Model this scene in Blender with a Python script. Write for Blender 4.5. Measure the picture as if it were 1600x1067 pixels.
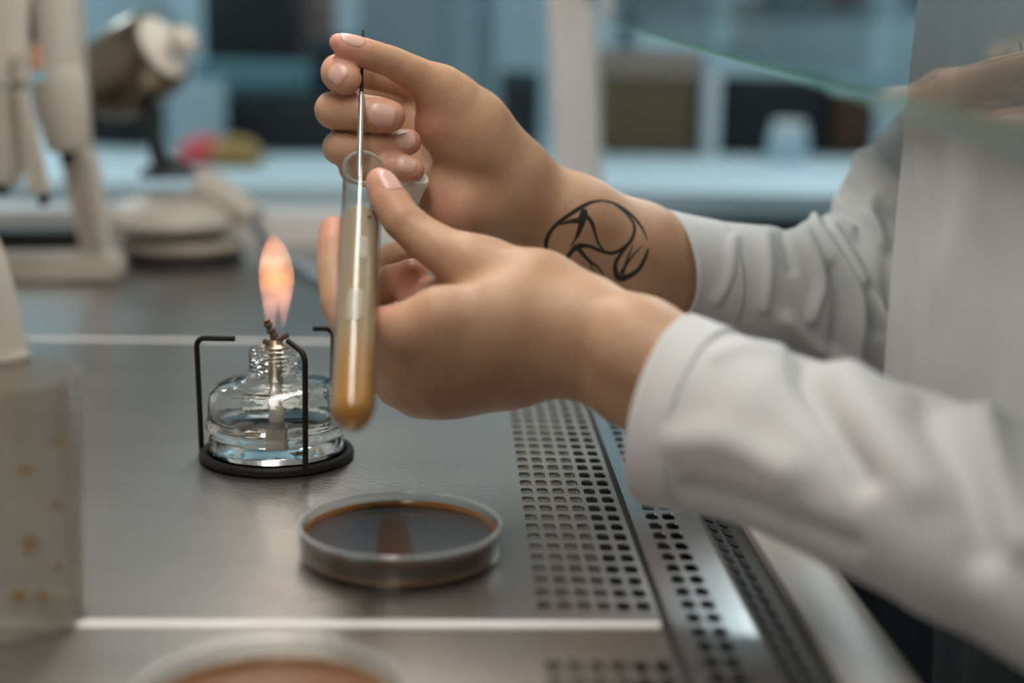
import bpy, bmesh, math, random
import numpy as np
from mathutils import Vector, Matrix
from mathutils.bvhtree import BVHTree

random.seed(7); rng = np.random.default_rng(7)
for o in list(bpy.data.objects): bpy.data.objects.remove(o)
scene = bpy.context.scene
COL = scene.collection
PI = math.pi

# ------------------------------------------------------------------ camera
FPX = 2222.0                      # focal length in pixels of the 1600 px wide frame (50 mm on 36 mm)
CAMZ = 0.222
VPX, VPY, ROLL = 717.0, 78.0, 0.010
CAM = np.array([0.0, 0.0, CAMZ])
_d = np.array([(VPX-800)/FPX, (533.5-VPY)/FPX, -1.0]); _d /= np.linalg.norm(_d)
_u = np.array([math.sin(ROLL), math.cos(ROLL), 0.0]); _u -= _d*_u.dot(_d); _u /= np.linalg.norm(_u)
_x = np.cross(_d, _u)
RWC = np.array([_x, _d, _u])      # rows: world axes in camera coordinates -> world = RWC @ cam

def P(px, py, z):                 # a point at depth z (metres along the view axis)
    return RWC @ np.array([(px-800)/FPX*z, -(py-533.5)/FPX*z, -z]) + CAM
def D(v):                         # direction given as (right, up, towards viewer)
    w = RWC @ np.array(v, float); return w/np.linalg.norm(w)
def W(px, py, Y):                 # point on the world plane y = Y
    r = RWC @ np.array([(px-800)/FPX, -(py-533.5)/FPX, -1.0]); return CAM + r*(Y/r[1])
def G(px, py, h=0.0):             # point on the world plane z = h
    r = RWC @ np.array([(px-800)/FPX, -(py-533.5)/FPX, -1.0]); return CAM + r*((h-CAMZ)/r[2])

cam_d = bpy.data.cameras.new('camera'); cam = bpy.data.objects.new('camera', cam_d); COL.objects.link(cam)
M = Matrix(RWC.tolist()).to_4x4(); M.translation = Vector(CAM.tolist()); cam.matrix_world = M
cam_d.sensor_width = 36; cam_d.lens = 50; cam_d.clip_start = 0.02; cam_d.clip_end = 60
cam_d.dof.use_dof = True; cam_d.dof.focus_distance = 0.735; cam_d.dof.aperture_fstop = 2.8; cam_d.dof.aperture_blades = 0
scene.camera = cam

# ------------------------------------------------------------------ world, lights, exposure
world = bpy.data.worlds.new('world'); scene.world = world; world.use_nodes = True
wb = world.node_tree.nodes['Background']; wb.inputs['Color'].default_value = (0.62, 0.78, 0.84, 1); wb.inputs['Strength'].default_value = 0.03
scene.view_settings.view_transform = 'Standard'; scene.view_settings.look = 'None'
scene.view_settings.exposure = 0.0; scene.view_settings.gamma = 1.0
scene.view_settings.use_curve_mapping = False
try:
    scene.cycles.use_denoising = True
    scene.cycles.max_bounces = 14; scene.cycles.transmission_bounces = 12; scene.cycles.transparent_max_bounces = 16
    scene.cycles.sample_clamp_indirect = 6.0
except Exception: pass

def area(name, loc, size, size_y, power, color, target):
    l = bpy.data.lights.new(name, 'AREA'); l.shape = 'RECTANGLE'; l.size = size; l.size_y = size_y
    l.energy = power; l.color = color
    o = bpy.data.objects.new(name, l); COL.objects.link(o); o.location = loc
    o.rotation_euler = (Vector(target)-Vector(loc)).to_track_quat('-Z', 'Y').to_euler()
    return o
HOOD_POWER, ROOM_POWER = 4.0, {1.3: 9.0, 3.6: 24.0}
area('hood_tube_light', (-0.10, 0.72, 0.585), 0.10, 1.45, HOOD_POWER, (1.0, 0.965, 0.92), (-0.10, 0.72, 0))
for lx in (-1.7, 1.2):
    for ly in (1.3, 3.6):
        area('room_ceiling_light', (lx, ly, 1.72), 0.6, 1.2, ROOM_POWER[ly], (0.78, 0.94, 1.0), (lx, ly, 0))

# ------------------------------------------------------------------ materials
def newmat(name):
    m = bpy.data.materials.new(name); m.use_nodes = True
    nt = m.node_tree; return m, nt, nt.nodes['Principled BSDF']
def pmat(name, col, rough=0.5, metal=0.0, var=0.08, scale=40, bump=0.0, bscale=200, stretch=None, trans=0.0, ior=1.45, coat=0.0, spec=0.5, col2=None, sss=0.0):
    m, nt, b = newmat(name)
    tc = nt.nodes.new('ShaderNodeTexCoord'); mp = nt.nodes.new('ShaderNodeMapping')
    if stretch: mp.inputs['Scale'].default_value = stretch
    nt.links.new(tc.outputs['Object'], mp.inputs['Vector'])
    n = nt.nodes.new('ShaderNodeTexNoise'); n.inputs['Scale'].default_value = scale; n.inputs['Detail'].default_value = 4
    nt.links.new(mp.outputs['Vector'], n.inputs['Vector'])
    r = nt.nodes.new('ShaderNodeMix'); r.data_type = 'RGBA'
    c = np.array(col)
    c2 = np.array(col2) if col2 else np.clip(c*(1+var), 0, 1)
    r.inputs['A'].default_value = (*np.clip(c*(1-var), 0, 1), 1); r.inputs['B'].default_value = (*c2, 1)
    nt.links.new(n.outputs['Fac'], r.inputs['Factor']); nt.links.new(r.outputs['Result'], b.inputs['Base Color'])
    b.inputs['Roughness'].default_value = rough; b.inputs['Metallic'].default_value = metal
    b.inputs['Transmission Weight'].default_value = trans; b.inputs['IOR'].default_value = ior
    b.inputs['Coat Weight'].default_value = coat; b.inputs['Specular IOR Level'].default_value = spec
    if sss:
        b.inputs['Subsurface Weight'].default_value = sss; b.inputs['Subsurface Radius'].default_value = (1, .4, .2)
        b.inputs['Subsurface Scale'].default_value = 0.004
    if bump:
        n2 = nt.nodes.new('ShaderNodeTexNoise'); n2.inputs['Scale'].default_value = bscale; n2.inputs['Detail'].default_value = 3
        nt.links.new(mp.outputs['Vector'], n2.inputs['Vector'])
        bp = nt.nodes.new('ShaderNodeBump'); bp.inputs['Strength'].default_value = bump; bp.inputs['Distance'].default_value = 0.001
        nt.links.new(n2.outputs['Fac'], bp.inputs['Height']); nt.links.new(bp.outputs['Normal'], b.inputs['Normal'])
    return m
def thin_glass(name, tint=(0.93, 0.97, 0.96), ior=1.45, rough=0.0, haze=0.0, haze_col=(0.8, 0.8, 0.78)):
    # thin clear wall: straight transmission plus Fresnel reflection, optionally a slight diffuse scuff
    m = bpy.data.materials.new(name); m.use_nodes = True; nt = m.node_tree; nt.nodes.clear()
    out = nt.nodes.new('ShaderNodeOutputMaterial'); t = nt.nodes.new('ShaderNodeBsdfTransparent'); t.inputs['Color'].default_value = (*tint, 1)
    g = nt.nodes.new('ShaderNodeBsdfGlossy'); g.inputs['Roughness'].default_value = rough
    f0 = ((ior-1)/(ior+1))**2                     # Schlick reflectance, the same from both sides of the wall
    lw = nt.nodes.new('ShaderNodeLayerWeight'); lw.inputs['Blend'].default_value = 0.5
    pw = nt.nodes.new('ShaderNodeMath'); pw.operation = 'POWER'; pw.inputs[1].default_value = 5.0; nt.links.new(lw.outputs['Facing'], pw.inputs[0])
    f = nt.nodes.new('ShaderNodeMath'); f.operation = 'MULTIPLY_ADD'; f.inputs[1].default_value = 1-f0; f.inputs[2].default_value = f0; nt.links.new(pw.outputs[0], f.inputs[0])
    mx = nt.nodes.new('ShaderNodeMixShader')
    nt.links.new(f.outputs[0], mx.inputs[0]); nt.links.new(t.outputs[0], mx.inputs[1]); nt.links.new(g.outputs[0], mx.inputs[2])
    last = mx
    if haze:
        df = nt.nodes.new('ShaderNodeBsdfDiffuse'); df.inputs['Color'].default_value = (*haze_col, 1)
        n = nt.nodes.new('ShaderNodeTexNoise'); n.inputs['Scale'].default_value = 30
        mr = nt.nodes.new('ShaderNodeMath'); mr.operation = 'MULTIPLY'; mr.inputs[1].default_value = haze*2
        nt.links.new(n.outputs['Fac'], mr.inputs[0])
        m2 = nt.nodes.new('ShaderNodeMixShader'); nt.links.new(mr.outputs[0], m2.inputs[0])
        nt.links.new(mx.outputs[0], m2.inputs[1]); nt.links.new(df.outputs[0], m2.inputs[2]); last = m2
    nt.links.new(last.outputs[0], out.inputs['Surface'])
    return m

MAT = {}
MAT['steel'] = pmat('brushed_steel', (0.44, 0.41, 0.375), 0.33, 1.0, 0.17, 26, 0.30, 420, stretch=(0.35, 1, 1))
MAT['steel_strip'] = pmat('polished_steel', (0.58, 0.57, 0.55), 0.22, 1.0, 0.06, 20)
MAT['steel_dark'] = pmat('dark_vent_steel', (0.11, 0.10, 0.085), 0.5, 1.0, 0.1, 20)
MAT['joint'] = pmat('pale_edge_highlight', (0.80, 0.77, 0.74), 0.45, 0.0, 0.05, 30)  # pale colour carries the bright highlight of the panel edges
MAT['tray'] = pmat('tray_steel', (0.34, 0.31, 0.24), 0.55, 0.6, 0.15, 25)
MAT['gap'] = pmat('black_gasket', (0.012, 0.012, 0.012), 0.7)
MAT['armrest'] = pmat('armrest_paint', (0.50, 0.47, 0.43), 0.40, 0.3, 0.05, 15)
MAT['cabinet_white'] = pmat('cabinet_paint', (0.66, 0.65, 0.62), 0.45, 0, 0.04, 12)
MAT['wire'] = pmat('blackened_wire', (0.006, 0.0055, 0.005), 0.55, 0.0, 0.3, 300, 0.2, 500, col2=(0.014, 0.009, 0.006), spec=0.3)
MAT['glass'] = pmat('burner_glass', (0.96, 0.99, 0.985), 0.0, 0, 0.0, 5, 0.45, 95, trans=1.0, ior=1.47)
MAT['tubeglass'] = thin_glass('tube_glass', (0.94, 0.955, 0.95), 1.5, 0.02)
MAT['dishplastic'] = thin_glass('dish_plastic', (0.96, 0.965, 0.96), 1.55, 0.04)
MAT['beakerplastic'] = thin_glass('beaker_plastic', (0.88, 0.87, 0.85), 1.45, 0.12, 0.13, (0.60, 0.55, 0.48))
MAT['sash'] = thin_glass('sash_glass', (0.94, 0.965, 0.96), 1.5, 0.0)
MAT['sash_edge'] = pmat('glass_edge', (0.16, 0.34, 0.28), 0.25, 0, 0.05, 20)
MAT['rimglass'] = pmat('rim_glass', (0.9, 0.93, 0.92), 0.06, 0, 0, 5, trans=0.75, ior=1.5)
MAT['alcohol'] = pmat('clear_spirit', (0.98, 0.99, 0.99), 0.0, 0, 0, 5, trans=1.0, ior=1.36)
MAT['brass'] = pmat('old_brass', (0.48, 0.40, 0.28), 0.35, 1.0, 0.15, 300)
MAT['wickwhite'] = pmat('wick_cotton', (0.80, 0.72, 0.60), 0.9, 0, 0.1, 400, 0.5, 900)
MAT['wickburnt'] = pmat('burnt_wick', (0.05, 0.035, 0.025), 0.9, 0, 0.4, 500, 0.8, 900, col2=(0.20, 0.15, 0.10))
MAT['agar'] = pmat('dark_agar', (0.060, 0.033, 0.022), 0.14, 0, 0.1, 30, coat=0.5)
MAT['agar_amber'] = pmat('thin_amber_agar', (0.30, 0.14, 0.045), 0.15, 0, 0.1, 40, trans=0.3, ior=1.34)
MAT['agar2'] = pmat('brown_agar', (0.20, 0.095, 0.05), 0.12, 0, 0.1, 30)
def medium_material():
    m, nt, b = newmat('agar_medium')
    at = nt.nodes.new('ShaderNodeAttribute'); at.attribute_name = 'height'
    mr = nt.nodes.new('ShaderNodeMapRange'); mr.inputs['From Max'].default_value = 0.12; nt.links.new(at.outputs['Fac'], mr.inputs['Value'])
    cr = nt.nodes.new('ShaderNodeValToRGB'); nt.links.new(mr.outputs[0], cr.inputs[0]); e = cr.color_ramp.elements
    e[0].position = 0.03; e[0].color = (0.62, 0.30, 0.065, 1); e[1].position = 0.9; e[1].color = (0.46, 0.36, 0.26, 1)
    q = e.new(0.22); q.color = (0.56, 0.33, 0.13, 1); q = e.new(0.38); q.color = (0.50, 0.37, 0.22, 1)
    nt.links.new(cr.outputs[0], b.inputs['Base Color'])
    b.inputs['Roughness'].default_value = 0.35; b.inputs['Subsurface Weight'].default_value = 0.5
    b.inputs['Subsurface Radius'].default_value = (1, .5, .2); b.inputs['Subsurface Scale'].default_value = 0.004
    b.inputs['Transmission Weight'].default_value = 0.25; b.inputs['IOR'].default_value = 1.33
    return m
MAT['medium'] = medium_material()
MAT['slant'] = pmat('pale_slant', (0.72, 0.62, 0.46), 0.35, 0, 0.10, 60, sss=0.4)
MAT['etch'] = thin_glass('white_etched_print', (0.95, 0.95, 0.95), 1.3, 0.3, 0.30, (0.75, 0.72, 0.68))
MAT['ink'] = pmat('marker_ink', (0.05, 0.04, 0.05), 0.6)
MAT['chrome'] = pmat('loop_steel', (0.40, 0.38, 0.36), 0.34, 1.0, 0.08, 300)
MAT['cap'] = pmat('white_cap', (0.80, 0.77, 0.68), 0.6, 0, 0.05, 60)
MAT['coat'] = pmat('coat_cotton', (0.54, 0.54, 0.535), 0.85, 0, 0.03, 60, 0.10, 1600, spec=0.2)
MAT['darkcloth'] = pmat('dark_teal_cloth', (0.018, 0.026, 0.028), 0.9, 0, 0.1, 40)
MAT['button'] = pmat('brown_button', (0.10, 0.05, 0.03), 0.4)
MAT['nail'] = pmat('nail', (0.62, 0.37, 0.30), 0.30, 0, 0.05, 200, sss=0.2)
MAT['tattoo'] = pmat('tattoo_ink', (0.022, 0.022, 0.021), 0.55)
MAT['cream'] = pmat('cream_plastic', (0.44, 0.395, 0.34), 0.45, 0, 0.04, 20)
MAT['creamdark'] = pmat('cream_dark_plastic', (0.34, 0.29, 0.23), 0.5, 0, 0.04, 20)
MAT['black'] = pmat('black_plastic', (0.012, 0.014, 0.014), 0.5)
MAT['orange'] = pmat('orange_print', (0.70, 0.32, 0.18), 0.5)
MAT['lampmetal'] = pmat('brushed_lamp_metal', (0.20, 0.165, 0.125), 0.30, 1.0, 0.5, 14)
MAT['lampface'] = pmat('lamp_reflector', (0.62, 0.55, 0.47), 0.5, 0.0, 0.05, 10)
MAT['stain'] = pmat('brown_print', (0.30, 0.20, 0.09), 0.8, 0, 0.2, 200)
MAT['cable'] = pmat('grey_cable', (0.22, 0.27, 0.30), 0.4)

def skin_material():
    m, nt, b = newmat('skin')
    at = nt.nodes.new('ShaderNodeAttribute'); at.attribute_name = 'flush'
    n = nt.nodes.new('ShaderNodeTexNoise'); n.inputs['Scale'].default_value = 38; n.inputs['Detail'].default_value = 5
    tc = nt.nodes.new('ShaderNodeTexCoord'); nt.links.new(tc.outputs['Object'], n.inputs['Vector'])
    a = nt.nodes.new('ShaderNodeMix'); a.data_type = 'RGBA'
    a.inputs['A'].default_value = (0.36, 0.185, 0.095, 1); a.inputs['B'].default_value = (0.60, 0.385, 0.245, 1)
    nt.links.new(n.outputs['Fac'], a.inputs['Factor'])
    c = nt.nodes.new('ShaderNodeMix'); c.data_type = 'RGBA'; c.inputs['B'].default_value = (0.60, 0.27, 0.19, 1)
    nt.links.new(at.outputs['Fac'], c.inputs['Factor']); nt.links.new(a.outputs['Result'], c.inputs['A'])
    nt.links.new(c.outputs['Result'], b.inputs['Base Color'])
    b.inputs['Roughness'].default_value = 0.48; b.inputs['Specular IOR Level'].default_value = 0.4
    b.inputs['Subsurface Weight'].default_value = 0.25; b.inputs['Subsurface Radius'].default_value = (1.0, 0.35, 0.18)
    b.inputs['Subsurface Scale'].default_value = 0.0045
    v = nt.nodes.new('ShaderNodeTexVoronoi'); v.inputs['Scale'].default_value = 900
    n2 = nt.nodes.new('ShaderNodeTexNoise'); n2.inputs['Scale'].default_value = 220; n2.inputs['Detail'].default_value = 4
    nt.links.new(tc.outputs['Object'], v.inputs['Vector']); nt.links.new(tc.outputs['Object'], n2.inputs['Vector'])
    ad = nt.nodes.new('ShaderNodeMath'); ad.operation = 'MULTIPLY_ADD'; ad.inputs[1].default_value = 0.35
    nt.links.new(v.outputs['Distance'], ad.inputs[0]); nt.links.new(n2.outputs['Fac'], ad.inputs[2])
    bp = nt.nodes.new('ShaderNodeBump'); bp.inputs['Strength'].default_value = 0.32; bp.inputs['Distance'].default_value = 0.0010
    nt.links.new(ad.outputs[0], bp.inputs['Height']); nt.links.new(bp.outputs['Normal'], b.inputs['Normal'])
    return m
MAT['skin'] = skin_material()

# ------------------------------------------------------------------ mesh helpers
def link(name, me, mat, parent=None, smooth=True):
    o = bpy.data.objects.new(name, me); COL.objects.link(o)
    if mat is not None: me.materials.append(mat if not isinstance(mat, str) else MAT[mat])
    if smooth: me.shade_smooth()
    if parent is not None: o.parent = parent
    return o
def pyobj(name, verts, faces, mat, parent=None, smooth=True):
    me = bpy.data.meshes.new(name); me.from_pydata([tuple(map(float, v)) for v in verts], [], faces); me.update()
    return link(name, me, mat, parent, smooth)
def tag(o, label, cat, group=None):
    o['label'] = label; o['category'] = cat
    if group: o['group'] = group
    return o
def empty(name, loc=(0, 0, 0), label=None, cat=None, group=None):
    o = bpy.data.objects.new(name, None); COL.objects.link(o); o.empty_display_size = 0.05
    o['base'] = tuple(map(float, loc))
    o.location = tuple(map(float, loc))
    if label: tag(o, label, cat, group)
    return o
def relparent(o, parent):          # mesh written in world coordinates, parent somewhere else
    o.parent = parent
    o.matrix_parent_inverse = parent.matrix_basis.inverted()
    return o
def sharp_smooth(o, ang=40):
    me = o.data; bm = bmesh.new(); bm.from_mesh(me)
    for e in bm.edges:
        if len(e.link_faces) == 2 and e.calc_face_angle(0) > math.radians(ang): e.smooth = False
    bm.to_mesh(me); bm.free(); return o
def box(name, lo, hi, mat, parent=None, bevel=0.0, seg=2, rot=None):
    lo = np.array(lo, float); hi = np.array(hi, float); c = (lo+hi)/2
    bm = bmesh.new(); bmesh.ops.create_cube(bm, size=1.0)
    for v in bm.verts: v.co = Vector(((hi-lo)*np.array(v.co)).tolist())
    if bevel:
        bmesh.ops.bevel(bm, geom=list(bm.edges), offset=bevel, segments=seg, profile=0.5, affect='EDGES')
    if rot is not None: bmesh.ops.rotate(bm, verts=bm.verts, cent=(0, 0, 0), matrix=Matrix.Rotation(rot[1], 3, rot[0]))
    for v in bm.verts: v.co += Vector(c.tolist())
    me = bpy.data.meshes.new(name); bm.to_mesh(me); bm.free()
    o = link(name, me, mat, None, True)
    sharp_smooth(o, 35)
    if parent is not None: relparent(o, parent)
    return o
def lathe(name, prof, loc, mat, parent=None, seg=64, axis=None, closed=False):
    # prof: list of (radius, height) about +z (or about axis)
    vs, fs = [], []
    n = len(prof)
    for i in range(seg):
        a = 2*PI*i/seg
        for r, h in prof: vs.append((r*math.cos(a), r*math.sin(a), h))
    m = n if closed else n-1
    for i in range(seg):
        for j in range(m):
            j2 = (j+1) % n
            fs.append((i*n+j, ((i+1) % seg)*n+j, ((i+1) % seg)*n+j2, i*n+j2))
    me = bpy.data.meshes.new(name); me.from_pydata(vs, [], fs)
    bm = bmesh.new(); bm.from_mesh(me)
    bmesh.ops.remove_doubles(bm, verts=bm.verts, dist=1e-6)
    bmesh.ops.dissolve_degenerate(bm, edges=bm.edges, dist=1e-7)
    bmesh.ops.recalc_face_normals(bm, faces=bm.faces)
    if axis is not None:
        q = Vector((0, 0, 1)).rotation_difference(Vector(list(map(float, axis)))).to_matrix()
        bmesh.ops.rotate(bm, verts=bm.verts, cent=(0, 0, 0), matrix=q)
    bmesh.ops.translate(bm, verts=bm.verts, vec=Vector(list(map(float, loc))))
    bm.to_mesh(me); bm.free()
    o = link(name, me, mat, None, True); sharp_smooth(o, 45)
    if parent is not None: relparent(o, parent)
    return o
def catmull(pts, n=8):
    pts = [np.array(p, float) for p in pts]
    if len(pts) < 3: return [pts[0]*(1-t)+pts[1]*t for t in np.linspace(0, 1, n+1)]
    e = [2*pts[0]-pts[1]]+pts+[2*pts[-1]-pts[-2]]; out = []
    for i in range(1, len(e)-2):
        p0, p1, p2, p3 = e[i-1], e[i], e[i+1], e[i+2]
        for k in range(n):
            t = k/n
            out.append(0.5*((2*p1)+(-p0+p2)*t+(2*p0-5*p1+4*p2-p3)*t*t+(-p0+3*p1-3*p2+p3)*t**3))
    out.append(pts[-1]); return out
def tubepath(name, pts, r, mat, parent=None, seg=12, cap=True, closed=False):
    pts = [np.array(p, float) for p in pts]; n = len(pts)
    rr = r if hasattr(r, '__len__') else [r]*n
    vs, fs = [], []; up = None
    for i, p in enumerate(pts):
        if closed: t = pts[(i+1) % n]-pts[i-1]
        else: t = pts[min(i+1, n-1)]-pts[max(i-1, 0)]
        t = t/(np.linalg.norm(t)+1e-12)
        if up is None:
            up = np.array([0, 0, 1.0]) if abs(t[2]) < 0.9 else np.array([1.0, 0, 0])
        up = up-t*up.dot(t); up /= np.linalg.norm(up)
        s = np.cross(t, up)
        for k in range(seg):
            a = 2*PI*k/seg; vs.append(p+rr[i]*(math.cos(a)*up+math.sin(a)*s))
    m = n if closed else n-1
    for i in range(m):
        for k in range(seg):
            a, b = i*seg+k, i*seg+(k+1) % seg; c, d = ((i+1) % n)*seg+(k+1) % seg, ((i+1) % n)*seg+k
            fs.append((a, b, c, d))
    if cap and not closed:
        fs.append(tuple(range(seg))[::-1]); fs.append(tuple((n-1)*seg+k for k in range(seg)))
    o = pyobj(name, vs, fs, mat)
    bm = bmesh.new(); bm.from_mesh(o.data); bmesh.ops.recalc_face_normals(bm, faces=bm.faces); bm.to_mesh(o.data); bm.free()
    sharp_smooth(o, 60)
    if parent is not None: relparent(o, parent)
    return o
def structure(o):
    o['kind'] = 'structure'; return o

# ------------------------------------------------------------------ the room
Z_FLOOR, Z_CEIL = -0.86, 1.76
MAT['wall'] = pmat('wall_paint_blue_grey', (0.36, 0.48, 0.52), 0.8, 0, 0.05, 3)
MAT['wallside'] = pmat('wall_paint_side', (0.48, 0.52, 0.52), 0.8, 0, 0.04, 3)
MAT['floor'] = pmat('floor_vinyl', (0.20, 0.22, 0.22), 0.5, 0, 0.1, 5)
MAT['ceiling'] = pmat('ceiling_paint', (0.66, 0.69, 0.69), 0.9, 0, 0.03, 3)
structure(box('floor', (-3.2, -2.2, Z_FLOOR-.05), (3.4, 5.0, Z_FLOOR), 'floor'))
structure(box('ceiling', (-3.2, -2.2, Z_CEIL), (3.4, 5.0, Z_CEIL+.05), 'ceiling'))
structure(box('wall_back', (-3.2, 4.6, Z_FLOOR), (3.4, 4.7, Z_CEIL), 'wall'))
structure(box('wall_left', (-3.2, -2.2, Z_FLOOR), (-3.1, 4.6, Z_CEIL), 'wallside'))
structure(box('wall_right', (3.3, -2.2, Z_FLOOR), (3.4, 4.6, Z_CEIL), 'wallside'))

# ------------------------------------------------------------------ the safety cabinet
XB, XG, YE = -0.62, 0.0852, 1.63          # back wall, gap at the front of the deck, far end
cabinet = empty('safety_cabinet', (0, 0.7, -0.16), 'stainless steel safety cabinet with perforated front and glass sash', 'cabinet')
def cpart(o): return relparent(o, cabinet)
cpart(box('tray', (XB, -0.20, -0.045), (0.067, YE, -0.040), 'tray'))
cpart(box('tray_lip', (0.0665, -0.20, -0.044), (0.0680, YE, -0.014), 'steel_strip'))
cpart(box('lower_body', (XB, -0.20, -0.16), (0.150, YE, -0.062), 'gap'))

def perforated(name, x0, x1, y0, y1, ncol, nrow, cx, cy, px, py, hw, hl, thick, mat, rad=0.0018):
    """steel sheet at z=0 with a real grid of rounded openings"""
    vs, fs = [], []
    def addv(x, y, z): vs.append((x, y, z)); return len(vs)-1
    def quad(a, b, c, d): fs.append((a, b, c, d))
    def rect(xa, xb, ya, yb):
        if xb-xa < 1e-6 or yb-ya < 1e-6: return
        quad(addv(xa, ya, 0), addv(xb, ya, 0), addv(xb, yb, 0), addv(xa, yb, 0))
    gx0, gx1 = cx-px/2, cx+(ncol-0.5)*px; gy0, gy1 = cy-py/2, cy+(nrow-0.5)*py
    rect(x0, x1, y0, gy0); rect(x0, x1, gy1, y1); rect(x0, gx0, gy0, gy1); rect(gx1, x1, gy0, gy1)
    ang = []; inner = []
    for (sx, sy, a0) in ((1, -1, -90), (1, 1, 0), (-1, 1, 90), (-1, -1, 180)):
        for k in range(4):
            a = math.radians(a0+30*k)
            inner.append((sx*(hw/2-rad)+rad*math.cos(a), sy*(hl/2-rad)+rad*math.sin(a)))
    for i in range(ncol):
        for j in range(nrow):
            ox, oy = cx+i*px, cy+j*py
            top = [addv(ox+x, oy+y, 0) for x, y in inner]
            mid = [addv(ox+x*0.93, oy+y*0.96, -0.0006) for x, y in inner]
            bot = [addv(ox+x*0.93, oy+y*0.96, -thick) for x, y in inner]
            c = [addv(ox+px/2, oy-py/2, 0), addv(ox+px/2, oy+py/2, 0), addv(ox-px/2, oy+py/2, 0), addv(ox-px/2, oy-py/2, 0)]
            for q in range(4):
                for k in range(3): fs.append((c[q], top[q*4+k+1], top[q*4+k]))
                fs.append((c[q], c[(q+1) % 4], top[(q*4+4) % 16], top[q*4+3]))
            for k in range(16):
                k2 = (k+1) % 16
                quad(top[k], top[k2], mid[k2], mid[k]); quad(mid[k], mid[k2], bot[k2], bot[k])
    # folded skirts
    for (xa, ya, xb, yb) in ((x0, y0, x1, y0), (x1, y0, x1, y1), (x1, y1, x0, y1), (x0, y1, x0, y0)):
        quad(addv(xa, ya, 0), addv(xa, ya, -thick*3), addv(xb, yb, -thick*3), addv(xb, yb, 0))
    return pyobj(name, vs, fs, mat, None, False)

PX_, PY_, HW, HL = 0.0081, 0.0141, 0.0060, 0.0098
panels = [(-0.19, 0.5235, 'nearest'), (0.5315, 1.074, 'middle'), (1.082, YE, 'far')]
plab = {'nearest': 'brushed steel deck panel at the bottom edge under the brown petri dish',
        'middle': 'brushed steel deck panel under the spirit burner and dark petri dish',
        'far': 'brushed steel deck panel at the far end under the pipette stand'}
for y0, y1, key in panels:
    t = empty('deck_panel', (-0.25, (y0+y1)/2, -0.004), plab[key], 'panel', 'removable deck panels of the cabinet')
    relparent(box('plate', (XB, y0, -0.004), (0.0300, y1, 0.0), 'steel'), t)
    nrow = int((y1-y0-0.028)/PY_)
    cy = y0+0.0155
    relparent(perforated('perforated_strip', 0.0300, XG-0.0022, y0, y1, 6, nrow, 0.0372, cy, PX_, PY_, HW, HL, 0.0012, MAT['steel']), t)
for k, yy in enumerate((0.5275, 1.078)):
    o = box('edge_highlight_strip', (XB, yy-0.0030, -0.006), (XG-0.003, yy+0.0030, 0.0006), 'joint', bevel=0.0005)
    tag(o, ('pale strip giving the bright panel edge highlight in front of the dark petri dish', 'pale strip giving the bright panel edge highlight behind the spirit burner')[k], 'strip', 'pale strips between deck panels')
cpart(box('gasket', (XG-0.0022, -0.20, -0.012), (XG+0.0010, YE, -0.0025), 'gap'))
fs_ = perforated('front_strip', XG+0.0010, 0.1190, -0.19, YE, 2, 126, 0.0965, -0.17, PX_, PY_, HW, HL, 0.0012, MAT['steel_strip']); cpart(fs_)
# sloped vent with slots, then the rounded armrest
def strip_profile(name, prof, y0, y1, mat):
    n = len(prof); vs = [(x, y0, z) for x, z in prof]+[(x, y1, z) for x, z in prof]
    fs = [(i, i+1, n+i+1, n+i) for i in range(n-1)]
    o = pyobj(name, vs, [f[::-1] for f in fs], mat); sharp_smooth(o, 30); return cpart(o)
strip_profile('strip_fold', [(0.1190, 0.0), (0.1200, 0.0002), (0.1208, -0.0008), (0.1212, -0.003)], -0.19, YE, 'steel_strip')
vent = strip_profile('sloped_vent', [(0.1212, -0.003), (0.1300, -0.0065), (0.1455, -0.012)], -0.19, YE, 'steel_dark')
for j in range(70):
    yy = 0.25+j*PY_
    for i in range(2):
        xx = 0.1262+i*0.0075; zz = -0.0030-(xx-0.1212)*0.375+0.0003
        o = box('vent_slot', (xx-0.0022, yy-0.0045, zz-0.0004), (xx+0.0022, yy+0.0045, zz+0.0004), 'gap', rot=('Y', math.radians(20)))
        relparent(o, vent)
arm = [(0.1455, -0.012)]
for k in range(9):
    a = math.radians(180-k*10); arm.append((0.1475+0.002*math.cos(a)-0.0, -0.006+0.006*math.sin(a)*0.5-0.003))
arm += [(0.168, -0.0055)]
for k in range(1, 13):
    a = math.radians(90-k*9); arm.append((0.168+0.012*math.cos(a), -0.0175+0.012*math.sin(a)))
arm += [(0.176, -0.16)]
strip_profile('armrest', arm, -0.19, YE, 'armrest')
# far end: low lip, corner post, side glass, back wall, canopy with its tubes
cpart(box('end_lip', (XB, YE, -0.05), (0.178, YE+0.10, 0.036), 'cabinet_white', bevel=0.006))
pa, pb = W(893, 0, YE+0.07), W(905, 320, YE+0.07)
pd = (pb-pa)/(pb[2]-pa[2])
def post_at(z): return pa+pd*(z-pa[2])
def slanted(name, z0, z1, hx, hy, mat):
    vs = []
    for z in (z0, z1):
        c = post_at(z)
        for sx, sy in ((-1, -1), (1, -1), (1, 1), (-1, 1)): vs.append((c[0]+sx*hx, c[1]+sy*hy, z))
    o = pyobj(name, vs, [(0, 1, 5, 4), (1, 2, 6, 5), (2, 3, 7, 6), (3, 0, 4, 7), (0, 3, 2, 1), (4, 5, 6, 7)], mat, None, False)
    bm = bmesh.new(); bm.from_mesh(o.data); bmesh.ops.bevel(bm, geom=list(bm.edges), offset=0.006, segments=2, affect='EDGES'); bm.to_mesh(o.data); bm.free()
    return cpart(o)
slanted('corner_post', -0.05, 0.60, 0.027, 0.03, 'cabinet_white')
cpart(box('side_rail', (XB, YE+0.02, 0.575), (0.16, YE+0.08, 0.625), 'cabinet_white', bevel=0.005))
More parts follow.
